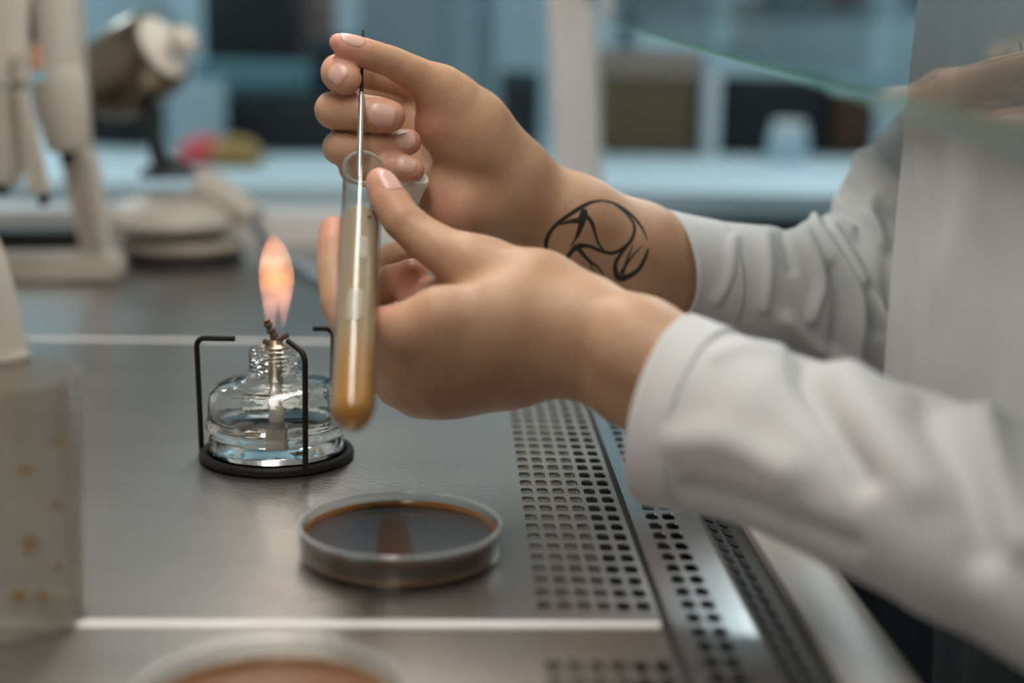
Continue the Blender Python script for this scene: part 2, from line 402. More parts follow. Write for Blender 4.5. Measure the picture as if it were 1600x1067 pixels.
cpart(box('shade_fascia', (0.142, -0.20, 0.285), (0.156, YE+0.06, 0.70), 'cabinet_white', bevel=0.004))  # unseen panel added to shade the coat from the hood lamp
cpart(box('back_panel', (XB-0.02, -0.20, -0.16), (XB, YE+0.10, 0.66), 'cabinet_white'))
cpart(box('canopy', (XB, -0.20, 0.625), (0.14, YE+0.10, 0.70), 'cabinet_white', bevel=0.005))
m, nt, b = newmat('lamp_glow'); b.inputs['Emission Color'].default_value = (1, 0.94, 0.86, 1); b.inputs['Emission Strength'].default_value = 5.0
MAT['glow'] = m
for xx in (-0.14, -0.06):
    cpart(tubepath('lamp_tube', [(xx, 0.0, 0.607), (xx, 1.44, 0.607)], 0.013, 'glow', seg=16))
# sash pane: lower edge runs slightly down towards the viewer
def sash_x(y): return 0.118+0.020*(y-0.35)/1.2
def on_sash(px, py):
    r = RWC @ np.array([(px-800)/FPX, -(py-533.5)/FPX, -1.0])
    # x = a + b y
    bb = 0.020/1.2; aa = 0.118-bb*0.35
    t = aa/(r[0]-bb*r[1]); return CAM+r*t
sA, sB = on_sash(938, 33), on_sash(1640, 241)
sl = (sA[2]-sB[2])/(sA[1]-sB[1])
def sash_z(y): return sB[2]+sl*(y-sB[1])
y0s, y1s = 0.24, sA[1]
vs = []
for th in (0.0, 0.004):
    for (y, z) in ((y0s, sash_z(y0s)), (y1s, sash_z(y1s)), (y1s, 0.60), (y0s, 0.60)): vs.append((sash_x(y)+th, y, z))
sash = cpart(pyobj('sash_glass', vs, [(3, 2, 1, 0), (4, 5, 6, 7), (2, 3, 7, 6), (0, 4, 7, 3), (1, 2, 6, 5)], 'sash', None, False))
e = 0.0012
vs = [(sash_x(y)+dx, y, sash_z(y)+dz) for y in (y0s, y1s) for dx, dz in ((0, 0), (0.004, 0), (0.004, e), (0, e))]
relparent(pyobj('ground_edge', vs, [(0, 4, 5, 1), (0, 3, 7, 4), (1, 5, 6, 2), (0, 1, 2, 3), (4, 7, 6, 5)], 'sash_edge', None, False), sash)

# ------------------------------------------------------------------ spirit burner in its wire stand
bc = G(433, 713)
burner = empty('spirit_burner', bc, 'clear glass spirit burner with lit wick inside black wire stand', 'burner')
mm = 0.001
outer = [(0, 0), (33, 0), (35.5, 1.0), (36.6, 3), (36.8, 12), (36.2, 14), (36.4, 16), (38.4, 18.5), (38.8, 20.5), (38.2, 22.5), (36.9, 24.5), (36.9, 34), (36.2, 37.6), (34.0, 40.2), (30, 41.8), (24, 43.0), (18.5, 44.4), (15.2, 45.8), (14.0, 47.5)]
for k in range(5):
    z = 48.4+k*2.3; outer += [(13.6, z), (14.6, z+0.6), (14.6, z+1.2), (13.6, z+1.8)]
outer += [(13.9, 60), (13.6, 61.2), (12.6, 61.6)]
inner = [(11.6, 61.0), (11.3, 59), (11.3, 48), (13, 45.4), (18, 42.4), (24, 41.0), (30, 39.4), (33.2, 36.8), (34.2, 33.5), (34.3, 14), (34.0, 5), (31, 3.2), (0, 3.0)]
lathe('glass_bottle', [(r*mm, h*mm) for r, h in outer+inner], bc, 'glass', burner, 96)
liq = [(0, 3.05), (30.9, 3.25), (33.95, 5), (34.25, 14), (34.2, 24.5), (33.4, 24.2), (0, 24.0)]
lathe('spirit', [(r*mm, h*mm) for r, h in liq], bc, 'alcohol', burner, 96)
lathe('wick_collar', [(r*mm, h*mm) for r, h in [(4.2, 40), (4.2, 60.5), (7.8, 61.2), (8.0, 62.4), (6.0, 63.4), (4.4, 63.8), (3.4, 66), (3.0, 66), (3.0, 40)]], bc, 'brass', burner, 32, closed=True)
lathe('wick', [(r*mm, h*mm) for r, h in [(0, 5), (4.6, 5.5), (5.0, 12), (4.0, 26), (3.6, 40), (2.8, 41), (2.8, 62), (0, 62.2)]], bc, 'wickwhite', burner, 20)
def bp_(x, y, z): return bc+np.array([x, y, z])*mm
wk = [bp_(0, 0, 61), bp_(0.4, 0, 65), bp_(-1.0, -0.5, 69), bp_(-3.0, -1, 73), bp_(-4.2, -1.4, 77)]
cw = catmull(wk, 5)
tubepath('burnt_wick', cw, [(3.4-1.7*i/len(cw)+0.7*random.uniform(-1, 1))*mm for i in range(len(cw))], 'wickburnt', burner, 10)
c2 = catmull([bp_(0, 0, 63), bp_(2.5, 0.5, 66), bp_(5.0, 0.5, 67.5), bp_(7.0, 0, 68.5)], 4)
tubepath('wick_strand', c2, [(1.9-0.5*i/len(c2)+0.3*math.sin(i*1.7))*mm for i in range(len(c2))], 'wickburnt', burner, 8)
c2 = catmull([bp_(0, 0, 63), bp_(-3.0, -2, 64), bp_(-6.0, -3, 66)], 4)
tubepath('wick_strand', c2, [(1.7-0.4*i/len(c2))*mm for i in range(len(c2))], 'wickburnt', burner, 8)

# flame: a glowing volume (gas), brighter and whiter in the upper middle
fc0 = bp_(0.3, 0, 66)
flame_prof = [(0.3, 2), (4.2, 5), (6.2, 12), (7.8, 20), (9.2, 28), (9.8, 34), (9.3, 40.5), (7.9, 46.5), (5.9, 51.5), (3.4, 55.5), (1.2, 57.8), (0.0, 58.5)]
vs, fs = [], []; SEG = 32; fp = catmull([np.array(p, float) for p in flame_prof], 4); n = len(fp)
for i in range(SEG):
    a = 2*PI*i/SEG
    for r, h in fp:
        lean = 1.5*math.sin(h/56*PI*0.9)-0.6
        vs.append((max(r, 0.02)*mm*math.cos(a)+lean*mm, max(r, 0.02)*0.72*mm*math.sin(a), h*mm))
for i in range(SEG):
    for j in range(n-1): fs.append((i*n+j, ((i+1) % SEG)*n+j, ((i+1) % SEG)*n+j+1, i*n+j+1))
fs.append(tuple(i*n for i in range(SEG))[::-1]); fs.append(tuple(i*n+n-1 for i in range(SEG)))
m = bpy.data.materials.new('flame'); m.use_nodes = True; nt = m.node_tree; nt.nodes.clear()
out = nt.nodes.new('ShaderNodeOutputMaterial'); em = nt.nodes.new('ShaderNodeEmission')
tc = nt.nodes.new('ShaderNodeTexCoord'); sp = nt.nodes.new('ShaderNodeSeparateXYZ'); nt.links.new(tc.outputs['Object'], sp.inputs[0])
hr = nt.nodes.new('ShaderNodeMapRange'); hr.inputs['From Max'].default_value = 0.056; nt.links.new(sp.outputs['Z'], hr.inputs['Value'])
cr = nt.nodes.new('ShaderNodeValToRGB'); nt.links.new(hr.outputs[0], cr.inputs[0])
els = cr.color_ramp.elements
els[0].position = 0.0; els[0].color = (0.20, 0.10, 0.14, 1)
els[1].position = 1.0; els[1].color = (0.80, 0.22, 0.07, 1)
for p_, c_ in ((0.22, (0.55, 0.24, 0.22, 1)), (0.45, (0.85, 0.35, 0.20, 1)), (0.58, (1.0, 0.34, 0.10, 1)), (0.78, (1.0, 0.52, 0.32, 1))):
    q = els.new(p_); q.color = c_
# thinner towards the base between the two tongues
xr = nt.nodes.new('ShaderNodeMath'); xr.operation = 'SUBTRACT'; xr.inputs[1].default_value = 0.0016; nt.links.new(sp.outputs['X'], xr.inputs[0])
xa = nt.nodes.new('ShaderNodeMath'); xa.operation = 'ABSOLUTE'; nt.links.new(xr.outputs[0], xa.inputs[0])
slope = nt.nodes.new('ShaderNodeMapRange'); slope.inputs['From Min'].default_value = 0.0; slope.inputs['From Max'].default_value = 0.028
slope.inputs['To Min'].default_value = 0.0046; slope.inputs['To Max'].default_value = -0.003; nt.links.new(sp.outputs['Z'], slope.inputs['Value'])
df = nt.nodes.new('ShaderNodeMath'); df.operation = 'SUBTRACT'; nt.links.new(xa.outputs[0], df.inputs[0]); nt.links.new(slope.outputs[0], df.inputs[1])
gate = nt.nodes.new('ShaderNodeMapRange'); gate.inputs['From Min'].default_value = -0.0012; gate.inputs['From Max'].default_value = 0.0016
gate.inputs['To Min'].default_value = 0.10; gate.inputs['To Max'].default_value = 1.0; nt.links.new(df.outputs[0], gate.inputs['Value'])
ns = nt.nodes.new('ShaderNodeTexNoise'); ns.inputs['Scale'].default_value = 110; nt.links.new(tc.outputs['Object'], ns.inputs['Vector'])
nm = nt.nodes.new('ShaderNodeMapRange'); nm.inputs['From Min'].default_value = 0.35; nm.inputs['From Max'].default_value = 0.7; nm.inputs['To Min'].default_value = 0.6; nm.inputs['To Max'].default_value = 1.25; nt.links.new(ns.outputs['Fac'], nm.inputs['Value'])
mu = nt.nodes.new('ShaderNodeMath'); mu.operation = 'MULTIPLY'; nt.links.new(gate.outputs[0], mu.inputs[0]); nt.links.new(nm.outputs[0], mu.inputs[1])
m2 = nt.nodes.new('ShaderNodeMath'); m2.operation = 'MULTIPLY'; m2.inputs[1].default_value = 104.0; nt.links.new(mu.outputs[0], m2.inputs[0])
nt.links.new(cr.outputs[0], em.inputs['Color']); nt.links.new(m2.outputs[0], em.inputs['Strength']); nt.links.new(em.outputs[0], out.inputs['Volume'])
flame = pyobj('flame', vs, fs, m); flame.location = tuple(fc0)
tag(flame, 'pale orange flame burning on the burner wick', 'flame')

stand = empty('wire_stand', bc, 'black wire burner stand with a base ring and three bent uprights', 'wire stand')
R_ = 0.0398
tubepath('base_ring', [bc+np.array([R_*math.cos(a), R_*math.sin(a), 0.0026]) for a in np.linspace(0, 2*PI, 72, endpoint=False)], 0.0026, 'wire', stand, 12, closed=True)
def upright(ang, h, tip_px, r=0.0015):
    base = bc+np.array([(R_+0.0018)*math.cos(ang), (R_+0.0018)*math.sin(ang), 0.0015])
    top = bc+np.array([(R_+0.0030)*math.cos(ang), (R_+0.0030)*math.sin(ang), h])
    tipv = np.array(tip_px, float)*mm; L = np.linalg.norm(tipv); u = tipv/L
    rr = 0.0045
    pts = [base, base*0.5+top*0.5, top-np.array([0, 0, rr])]
    for k in range(1, 6):
        a = PI/2*k/6
        pts.append(top+np.array([0, 0, -rr+rr*math.sin(a)])+u*rr*(1-math.cos(a)))
    pts += [top+u*rr, top+tipv]
    return tubepath('upright', pts, r, 'wire', stand, 10)
upright(math.radians(178), 0.066, (21, -3, 0.5))
upright(math.radians(-62), 0.066, (-10, 12, 4.5))
upright(math.radians(48), 0.066, (-11, -3, 0.5))

# ------------------------------------------------------------------ petri dishes
def petri(center, label, agar, level=6.5):
    t = empty('petri_dish', center, label, 'petri dish')
    base = [(0, 0.4), (42.2, 0.4), (42.6, 0.0), (43.6, 0.0), (43.9, 0.8), (43.9, 13.2), (43.1, 13.2), (43.1, 1.7), (0, 1.5)]
    lathe('dish_base', [(r*mm, h*mm) for r, h in base], center, 'dishplastic', t, 96)
    lid = [(43.9, 3.0), (44.6, 3.0), (45.1, 3.6), (45.1, 14.4), (44.5, 15.1), (43.8, 14.4), (44.3, 13.6)]
    lathe('rim_wall', [(r*mm, h*mm) for r, h in lid], center, 'dishplastic', t, 96, closed=True)
    lathe('agar_layer', [(r*mm, h*mm) for r, h in [(0, 1.6), (40.9, 1.7), (40.95, 4.3), (42.95, 4.4), (43.0, level+0.5), (42.4, level+0.15), (40.5, level), (0, level)]], center, agar, t, 96)
    tubepath('rim', [np.array(center)+np.array([0.0446*math.cos(a), 0.0446*math.sin(a), 0.0148]) for a in np.linspace(0, 2*PI, 96, endpoint=False)], 0.0008, 'rimglass', t, 10, closed=True)
    lathe('agar_edge', [(r*mm, h*mm) for r, h in [(41.0, 1.55), (43.0, 1.55), (43.05, 4.2), (41.0, 4.2)]], center, 'agar_amber', t, 96, closed=True)
    lathe('meniscus', [(r*mm, h*mm) for r, h in [(42.0, level+0.1), (43.05, level+0.5), (43.08, level+2.2), (42.85, level+2.0)]], center, 'agar_amber', t, 96, closed=True)
    return t
d1 = G(626, 817, 0.0148); d1[2] = 0.0
petri(d1, 'petri dish of dark agar standing beside the perforated strip', 'agar', 9.3)
d2 = G(418, 1084, 0.0148); d2[2] = 0.0
petri(d2, 'petri dish of brown agar cut off by the bottom edge', 'agar2')

# ------------------------------------------------------------------ test tube
tT, tB = P(567, 262, 0.722), P(551, 640, 0.597)
tax = (tT-tB)/np.linalg.norm(tT-tB); tL = np.linalg.norm(tT-tB); R0 = 0.0100
tube = empty('test_tube', tB, 'tilted glass test tube with amber slant medium held in gloveless hand', 'test tube')
prof = []
for k in range(9):
    a = PI/2*k/8; prof.append((R0*math.sin(a), R0-R0*math.cos(a)-R0))
prof += [(R0, tL*0.3), (R0, tL*0.6), (R0, tL-0.0022), (R0+0.0005, tL-0.0016), (R0+0.0006, tL-0.0004), (R0-0.0002, tL+0.0005), (R0-0.0010, tL), (R0-0.0012, tL-0.0012)]
ri = R0-0.0011
prof += [(ri, tL*0.6), (ri, tL*0.3), (ri, 0)]
for k in range(1, 9):
    a = PI/2*k/8; prof.append((ri*math.cos(a), -ri*math.sin(a)))
# frame of the tube
q = Vector((0, 0, 1)).rotation_difference(Vector(tax.tolist())).to_matrix(); Q = np.array(q)
lathe('glass_wall', prof, tB, 'tubeglass', tube, 64, axis=tax)
tubepath('rim', [tB+Q @ np.array([(R0-0.0004)*math.cos(a), (R0-0.0004)*math.sin(a), tL]) for a in np.linspace(0, 2*PI, 64, endpoint=False)], 0.0008, 'rimglass', tube, 10, closed=True)
def tube_pt(r, a, h): return tB+Q @ np.array([r*math.cos(a), r*math.sin(a), h])
# amber butt and the pale slant above it: a cylinder cut by a sloping plane
def medium(name, r, h0, h1fun, mat, bottom_round):
    vs, fs = [], []; S = 48; rings = []
    if bottom_round:
        for k in range(1, 7):
            a = PI/2*k/6; rings.append(('b', r*math.sin(a), -r*math.cos(a)))
    else: rings.append(('b', r*0.0+r, h0))
    for rg in rings:
        for i in range(S): vs.append(tube_pt(rg[1], 2*PI*i/S, rg[2]))
    for f in (0.33, 0.66, 1.0):
        for i in range(S):
            a = 2*PI*i/S; ht = h1fun(r*math.cos(a), r*math.sin(a)); hb = h0 if not bottom_round else 0.0
            vs.append(tube_pt(r, a, hb+(ht-hb)*f))
    nr = len(rings)+3
    for f in (0.66, 0.33):
        for i in range(S):
            a = 2*PI*i/S; vs.append(tube_pt(r*f, a, h1fun(r*f*math.cos(a), r*f*math.sin(a))))
    nr += 2
    for j in range(nr-1):
        for i in range(S): fs.append((j*S+i, j*S+(i+1) % S, (j+1)*S+(i+1) % S, (j+1)*S+i))
    fs.append(tuple(range(S))[::-1]); fs.append(tuple((nr-1)*S+i for i in range(S)))
    o = pyobj(name, vs, fs, mat)
    bm = bmesh.new(); bm.from_mesh(o.data); bmesh.ops.recalc_face_normals(bm, faces=bm.faces); bm.to_mesh(o.data); bm.free()
    sharp_smooth(o, 50); return relparent(o, tube)
sd = Q.T @ D((0.25, 0.70, 0.70)); sd = sd[:2]/np.linalg.norm(sd[:2])      # the slant climbs the wall that faces up
rm = ri-0.0001
mo = medium('slant_medium', rm, 0, lambda x, y: 0.034+min(0.094, max(0.0, (x*sd[0]+y*sd[1]+rm*0.95))*11), 'medium', True)
hv = np.array([(np.array(v.co)-tB) @ tax for v in mo.data.vertices], np.float32)
ha = mo.data.attributes.new('height', 'FLOAT', 'POINT'); ha.data.foreach_set('value', hv)
# printed patch and pen marks on the wall
def wall_patch(name, a0, a1, h0, h1, mat, off=0.0001, na=8):
    vs, fs = [], []
    for i in range(na+1):
        a = a0+(a1-a0)*i/na
        for h in (h0, h1): vs.append(tube_pt(R0+off, a, h))
    for i in range(na): fs.append((2*i, 2*i+2, 2*i+3, 2*i+1))
    return relparent(pyobj(name, vs, fs, mat), tube)
front = Q.T @ D((0.0, 0.7, 0.7)); fa = math.atan2(front[1], front[0])
sgn = 1 if (Q @ np.array([-math.sin(fa), math.cos(fa), 0])) @ (RWC @ np.array([1, 0, 0])) > 0 else -1
wall_patch('white_label', fa-sgn*0.35, fa+sgn*0.35, 0.046, 0.066, 'etch')
wall_patch('white_label', fa+sgn*0.05, fa+sgn*0.45, 0.088, 0.104, 'etch', na=5)
for k in range(5):
    wall_patch('pen_mark', fa+sgn*(0.45+0.10*math.sin(k*2.0)), fa+sgn*(0.60+0.12*math.sin(k*2.0)), 0.118+0.009*k, 0.1205+0.009*k, 'ink', na=3)

# ------------------------------------------------------------------ inoculation loop
l0, l1 = P(567, 47, 0.757), P(560, 350, 0.688)
loop = empty('inoculation_loop', l1, 'thin steel inoculation loop pinched by the far hand', 'inoculation loop')
ldir = (l0-l1)/np.linalg.norm(l0-l1); LL = np.linalg.norm(l0-l1)
pts = [l1+ldir*LL*t for t in (0.22, 0.30, 0.5, 0.62, 0.655)]
tubepath('handle', pts, [0.0014, 0.0015, 0.0015, 0.0015, 0.0011], 'chrome', loop, 16)
tubepath('dark_shank', [l1+ldir*LL*t for t in (0.65, 0.70, 0.80, 1.0)], [0.0011, 0.0009, 0.0008, 0.0007], 'wire', loop, 12)
tubepath('wire', [l1+ldir*LL*t for t in (-0.12, 0.0, 0.23)], 0.0004, 'chrome', loop, 8)
le = l1-ldir*LL*0.12; ls = D((1, 0, 0))
tubepath('eye', [le-ldir*0.0018+0.0018*(math.cos(a)*ldir+math.sin(a)*ls) for a in np.linspace(0, 2*PI, 20, endpoint=False)], 0.0003, 'chrome', loop, 6, closed=True)

# ------------------------------------------------------------------ tube cap held by the little finger
cc = P(628, 308, 0.772); cdir = D((0.35, 0.75, 0.45))
lathe_o = lathe('tube_cap', [(0, -0.014), (0.0088, -0.014), (0.0095, -0.013), (0.0100, 0.010), (0.0104, 0.011), (0.0104, 0.014), (0.0098, 0.0148), (0.0086, 0.0148), (0.0082, 0.004), (0, 0.004)], cc, 'cap', None, 40, axis=cdir)
tag(lathe_o, 'white tube cap tucked between little finger and palm', 'cap')

# ------------------------------------------------------------------ hands: smooth distance field -> surface nets
def surface_nets(F, origin, h):
    ins = F < 0
    c = np.zeros(tuple(s-1 for s in F.shape), np.int8)
    for dx in (0, 1):
        for dy in (0, 1):
            for dz in (0, 1):
                c += ins[dx:F.shape[0]-1+dx, dy:F.shape[1]-1+dy, dz:F.shape[2]-1+dz]
    act = (c > 0) & (c < 8); idx = np.argwhere(act)
    imap = -np.ones(act.shape, np.int64); imap[act] = np.arange(len(idx))
    corners = np.array([[i & 1, (i >> 1) & 1, (i >> 2) & 1] for i in range(8)])
    vals = [F[idx[:, 0]+q[0], idx[:, 1]+q[1], idx[:, 2]+q[2]] for q in corners]
    acc = np.zeros((len(idx), 3)); cnt = np.zeros(len(idx))
    for a in range(8):
        for bit in (1, 2, 4):
            b = a | bit
            if b == a: continue
            fa_, fb_ = vals[a], vals[b]; cr_ = (fa_ < 0) != (fb_ < 0)
            t = np.where(cr_, fa_/np.where(cr_, fa_-fb_, 1), 0)
            p = corners[a]+t[:, None]*(corners[b]-corners[a])
            acc += np.where(cr_[:, None], p, 0); cnt += cr_
    V = origin+(idx+acc/cnt[:, None])*h
    quads = []
    for ax in range(3):
        s0 = [slice(None)]*3; s1 = [slice(None)]*3; s0[ax] = slice(0, -1); s1[ax] = slice(1, None)
        A, B = ins[tuple(s0)], ins[tuple(s1)]
        e = np.argwhere(A != B); o1, o2 = (ax+1) % 3, (ax+2) % 3
        ok = (e[:, o1] > 0) & (e[:, o2] > 0) & (e[:, o1] < F.shape[o1]-1) & (e[:, o2] < F.shape[o2]-1); e = e[ok]
        flip = A[e[:, 0], e[:, 1], e[:, 2]]
        def cell(d1, d2):
            q = e.copy(); q[:, o1] -= d1; q[:, o2] -= d2; return imap[q[:, 0], q[:, 1], q[:, 2]]
        qd = np.stack([cell(1, 1), cell(0, 1), cell(0, 0), cell(1, 0)], 1)
        qd = np.where(flip[:, None], qd, qd[:, ::-1]); quads.append(qd)
    return V, np.concatenate(quads)
def smin(a, b, k):
    hh = np.maximum(k-np.abs(a-b), 0)/k
    return np.minimum(a, b)-hh*hh*k*0.25
class Field:
    def __init__(s, lo, hi, h):
        s.lo = np.array(lo); s.h = h; s.n = np.ceil((np.array(hi)-s.lo)/h).astype(int)+1
        s.ax = [s.lo[i]+np.arange(s.n[i])*h for i in range(3)]
    def blank(s): return np.full(tuple(s.n), 1.0, np.float32)
    def caps(s, F, a, b, ra, rb, k, sub=False):
        a, b = np.array(a), np.array(b); r = max(ra, rb)+k+0.006
        lo = np.minimum(a, b)-r; hi = np.maximum(a, b)+r
        sl = []
        for i in range(3):
            i0 = max(0, int((lo[i]-s.lo[i])/s.h)); i1 = min(s.n[i], int((hi[i]-s.lo[i])/s.h)+2)
            if i1 <= i0: return F
            sl.append(slice(i0, i1))
        X, Y, Z = [s.ax[i][sl[i]].astype(np.float32) for i in range(3)]
        ab = b-a; L2 = max(ab.dot(ab), 1e-12)
        dx, dy, dz = (X-a[0])[:, None, None], (Y-a[1])[None, :, None], (Z-a[2])[None, None, :]
        t = np.clip((dx*ab[0]+dy*ab[1]+dz*ab[2])/L2, 0, 1)
        d = np.sqrt((dx-t*ab[0])**2+(dy-t*ab[1])**2+(dz-t*ab[2])**2)-(ra+(rb-ra)*t)
        cur = F[sl[0], sl[1], sl[2]]
        if sub: F[sl[0], sl[1], sl[2]] = -smin(-cur, d.astype(np.float32), k)
        else: F[sl[0], sl[1], sl[2]] = smin(cur, d.astype(np.float32), k)
        return F

def J(j): return P(j[0], j[1], j[2]), j[3]*mm
def chain(fld, F, pts, k):
    for p, q_ in zip(pts[:-1], pts[1:]):
        (a, ra), (b, rb) = J(p), J(q_); F = fld.caps(F, a, b, ra, rb, k)
    return F
def build_hand(palm, fingers, creases, h=0.0011):
    allp = [P(*j[:3]) for ch, k in palm+fingers for j in ch]; rad = max(j[3] for ch, k in palm+fingers for j in ch)*mm
    lo = np.min(allp, 0)-0.030; hi = np.max(allp, 0)+0.030
    fld = Field(lo, hi, h)
    pal = fld.blank()
    for ch, k in palm: pal = chain(fld, pal, ch, k*mm)
    tot = pal.copy()
    for ch, k in fingers:
        f = chain(fld, fld.blank(), ch, 0.4*mm)
        tot = np.minimum(tot, smin(pal, f, k*mm))
    for ch, k in creases:
        for p, q_ in zip(ch[:-1], ch[1:]):
            (a, ra), (b, rb) = J(p), J(q_); tot = fld.caps(tot, a, b, ra, rb, k*mm, sub=True)
    V, Qd = surface_nets(tot, fld.lo, h)
    # light Laplacian smoothing
    e = np.concatenate([Qd[:, [0, 1]], Qd[:, [1, 2]], Qd[:, [2, 3]], Qd[:, [3, 0]]])
    for it in range(9):
        acc = np.zeros_like(V); cnt = np.zeros(len(V))
        np.add.at(acc, e[:, 0], V[e[:, 1]]); np.add.at(cnt, e[:, 0], 1)
        np.add.at(acc, e[:, 1], V[e[:, 0]]); np.add.at(cnt, e[:, 1], 1)
        V = V*0.5+0.5*acc/np.maximum(cnt, 1)[:, None]
    return V, Qd

# far (right) hand: pinches the loop, palm towards the viewer
R_palm = [
    ([(806, 292, .805, 21), (900, 337, .818, 22), (1000, 384, .838, 24), (1130, 440, .864, 22)], 10),
    ([(790, 330, .815, 19), (890, 385, .828, 21), (990, 435, .850, 23), (1110, 480, .872, 20)], 12),
    ([(800, 278, .80, 20), (740, 222, .785, 19), (690, 195, .775, 15)], 14),
    ([(790, 262, .797, 19), (735, 190, .780, 16), (690, 142, .766, 12.2)], 12),
    ([(785, 325, .805, 18), (720, 325, .790, 15.5), (685, 305, .790, 13)], 14),
    ([(780, 270, .812, 15), (710, 184, .812, 14), (652, 126, .808, 11)], 12),
    ([(700, 160, .842, 14), (570, 142, .838, 12)], 6),  # palm mass added behind the fingers to block light into the fist
    ([(780, 285, .815, 15), (690, 235, .816, 12), (600, 184, .806, 10.5)], 10),
    ([(780, 300, .815, 15), (690, 265, .814, 12), (606, 230, .806, 10)], 10),
    ([(780, 315, .812, 15), (700, 295, .810, 11), (628, 270, .803, 9.5)], 10),
]
R_fingers = [
    ([(705, 150, .769, 12.6), (688, 139, .766, 12.0), (650, 117, .757, 9.8), (612, 97, .748, 8.4), (570, 83, .738, 7.9), (540, 73, .733, 6.8), (528, 66, .731, 4.8)], 7),
    ([(652, 124, .806, 11), (568, 108, .798, 10.8), (529, 112, .772, 9.6), (529, 114, .746, 9.5), (532, 117, .738, 9.6), (540, 123, .734, 8.5)], 4),
    ([(600, 184, .806, 10.5), (548, 176, .788, 10.3), (521, 172, .766, 10.3), (528, 173, .749, 10.2), (560, 175, .744, 9.7), (590, 179, .744, 9.6), (608, 182, .744, 8.8)], 4),
    ([(606, 230, .806, 10), (555, 232, .790, 9.8), (530, 231, .770, 9.3), (538, 233, .754, 9.3), (575, 233, .752, 8.8), (615, 226, .757, 8.0), (638, 222, .757, 7.2)], 4),
    ([(628, 270, .803, 9.2), (575, 268, .789, 8.6), (552, 264, .770, 7.9), (570, 262, .757, 7.8), (600, 259, .752, 7.7), (630, 262, .750, 7.4), (645, 266, .750, 6.6)], 4),
]
R_creases = [
    ([(645, 160, .742, .7), (655, 200, .744, .7), (668, 245, .752, .7), (690, 285, .765, .7)], 3.0),
    ([(640, 330, .760, .6), (700, 345, .768, .6), (740, 350, .772, .4)], 2.5),
    ([(676, 292, .762, .6), (740, 312, .768, .6), (775, 322, .773, .4)], 2.5),
    ([(655, 150, .742, .6), (700, 160, .745, .5), (735, 158, .752, .3)], 2.5),
]
# near (left) hand: holds the tube between thumb and index finger
L_palm = [
    ([(925, 504, .648, 18.5), (1000, 541, .632, 20.5), (1100, 596, .614, 22), (1230, 665, .592, 20)], 10),
    ([(905, 543, .662, 17), (985, 590, .648, 19.5), (1080, 645, .630, 22), (1210, 715, .608, 20)], 12),
    ([(905, 500, .652, 18.3), (838, 456, .660, 17.2), (745, 417, .672, 13.2)], 12),
    ([(900, 510, .652, 18), (790, 492, .650, 15.5), (690, 500, .648, 13), (632, 517, .648, 11.8)], 12),
    ([(895, 515, .655, 18), (780, 525, .655, 14.5), (690, 540, .657, 12.5), (626, 557, .662, 11)], 12),
    ([(895, 530, .662, 17), (780, 556, .668, 14), (690, 575, .674, 12.5), (634, 588, .680, 11.5)], 20),
    ([(890, 545, .668, 17), (790, 575, .682, 13.5), (700, 594, .690, 12.5), (652, 608, .697, 11.4)], 20),
    ([(860, 470, .665, 16), (770, 480, .675, 14), (700, 480, .690, 12), (655, 470, .705, 11)], 12),
]
L_fingers = [
    ([(760, 420, .672, 13.6), (735, 413, .671, 13.0), (690, 390, .674, 11.4), (655, 367, .678, 10.2), (628, 343, .680, 9.7), (608, 312, .684, 9.2), (597, 291, .687, 8.2), (593, 283, .688, 6.8)], 9),
    ([(632, 517, .648, 11.6), (590, 513, .657, 10.3), (549, 506, .667, 9.7), (530, 472, .675, 9.0), (522, 425, .684, 8.4), (521, 385, .692, 8.2), (522, 359, .699, 7.2)], 5),
    ([(626, 557, .662, 11), (590, 552, .680, 10.2), (572, 545, .703, 9.6), (574, 505, .718, 9.0), (580, 465, .720, 8.8), (612, 440, .711, 8.8), (645, 428, .702, 7.6)], 5),
    ([(634, 588, .680, 11), (604, 588, .702, 9.8), (590, 585, .722, 9.4), (590, 520, .735, 8.8), (592, 450, .738, 8.8), (615, 405, .732, 8.8), (650, 395, .722, 8.0)], 5),
    ([(652, 610, .699, 10.6), (626, 612, .718, 9.0), (615, 610, .733, 8.4), (622, 580, .742, 8.0), (636, 556, .738, 7.5), (655, 542, .728, 6.6)], 5),
]
L_creases = [
    ([(612, 356, .6685, .9), (632, 350, .6672, 1.2), (650, 332, .670, .8)], 2.6),
    ([(622, 368, .668, .8), (645, 358, .6655, 1.0), (662, 343, .668, .6)], 2.6),
]
Vr, Qr = build_hand(R_palm, R_fingers, R_creases)
Vl, Ql = build_hand(L_palm, L_fingers, L_creases)

person = empty('person', (0.40, 0.68, Z_FLOOR), 'person in white lab coat holding a test tube and loop over the deck', 'person')
# hidden trunk and upper arms under the coat
elR, shR = P(1390, 480, .905), np.array([0.415, 0.93, 0.36])
elL, shL = np.array([0.245, 0.425, 0.075]), np.array([0.425, 0.46, 0.36])
fR, fL = P(1130, 465, .866), P(1230, 680, .595)
fld = Field((0.02, 0.34, Z_FLOOR+0.02), (0.56, 1.06, 0.60), 0.012)
F = fld.blank()
for (a, b, ra, rb) in ((fR, elR, .016, .020), (elR, shR, .022, .030), (fL, elL, .014, .018), (elL, shL, .022, .030),
                       (shR, shL, .05, .05), ((.43, .80, .30), (.42, .78, -.05), .07, .06), ((.43, .58, .30), (.42, .60, -.05), .07, .06),
                       ((.42, .77, -.08), (.42, .78, -.78), .072, .045), ((.42, .60, -.08), (.42, .59, -.78), .072, .045),
                       ((.43, .69, .38), (.42, .69, .50), .052, .048)):
    F = fld.caps(F, a, b, ra, rb, 0.012)
Vt, Qt = surface_nets(F, fld.lo, fld.h)
V = np.concatenate([Vr, Vl, Vt]); Qa = np.concatenate([Qr, Ql+len(Vr), Qt+len(Vr)+len(Vl)])
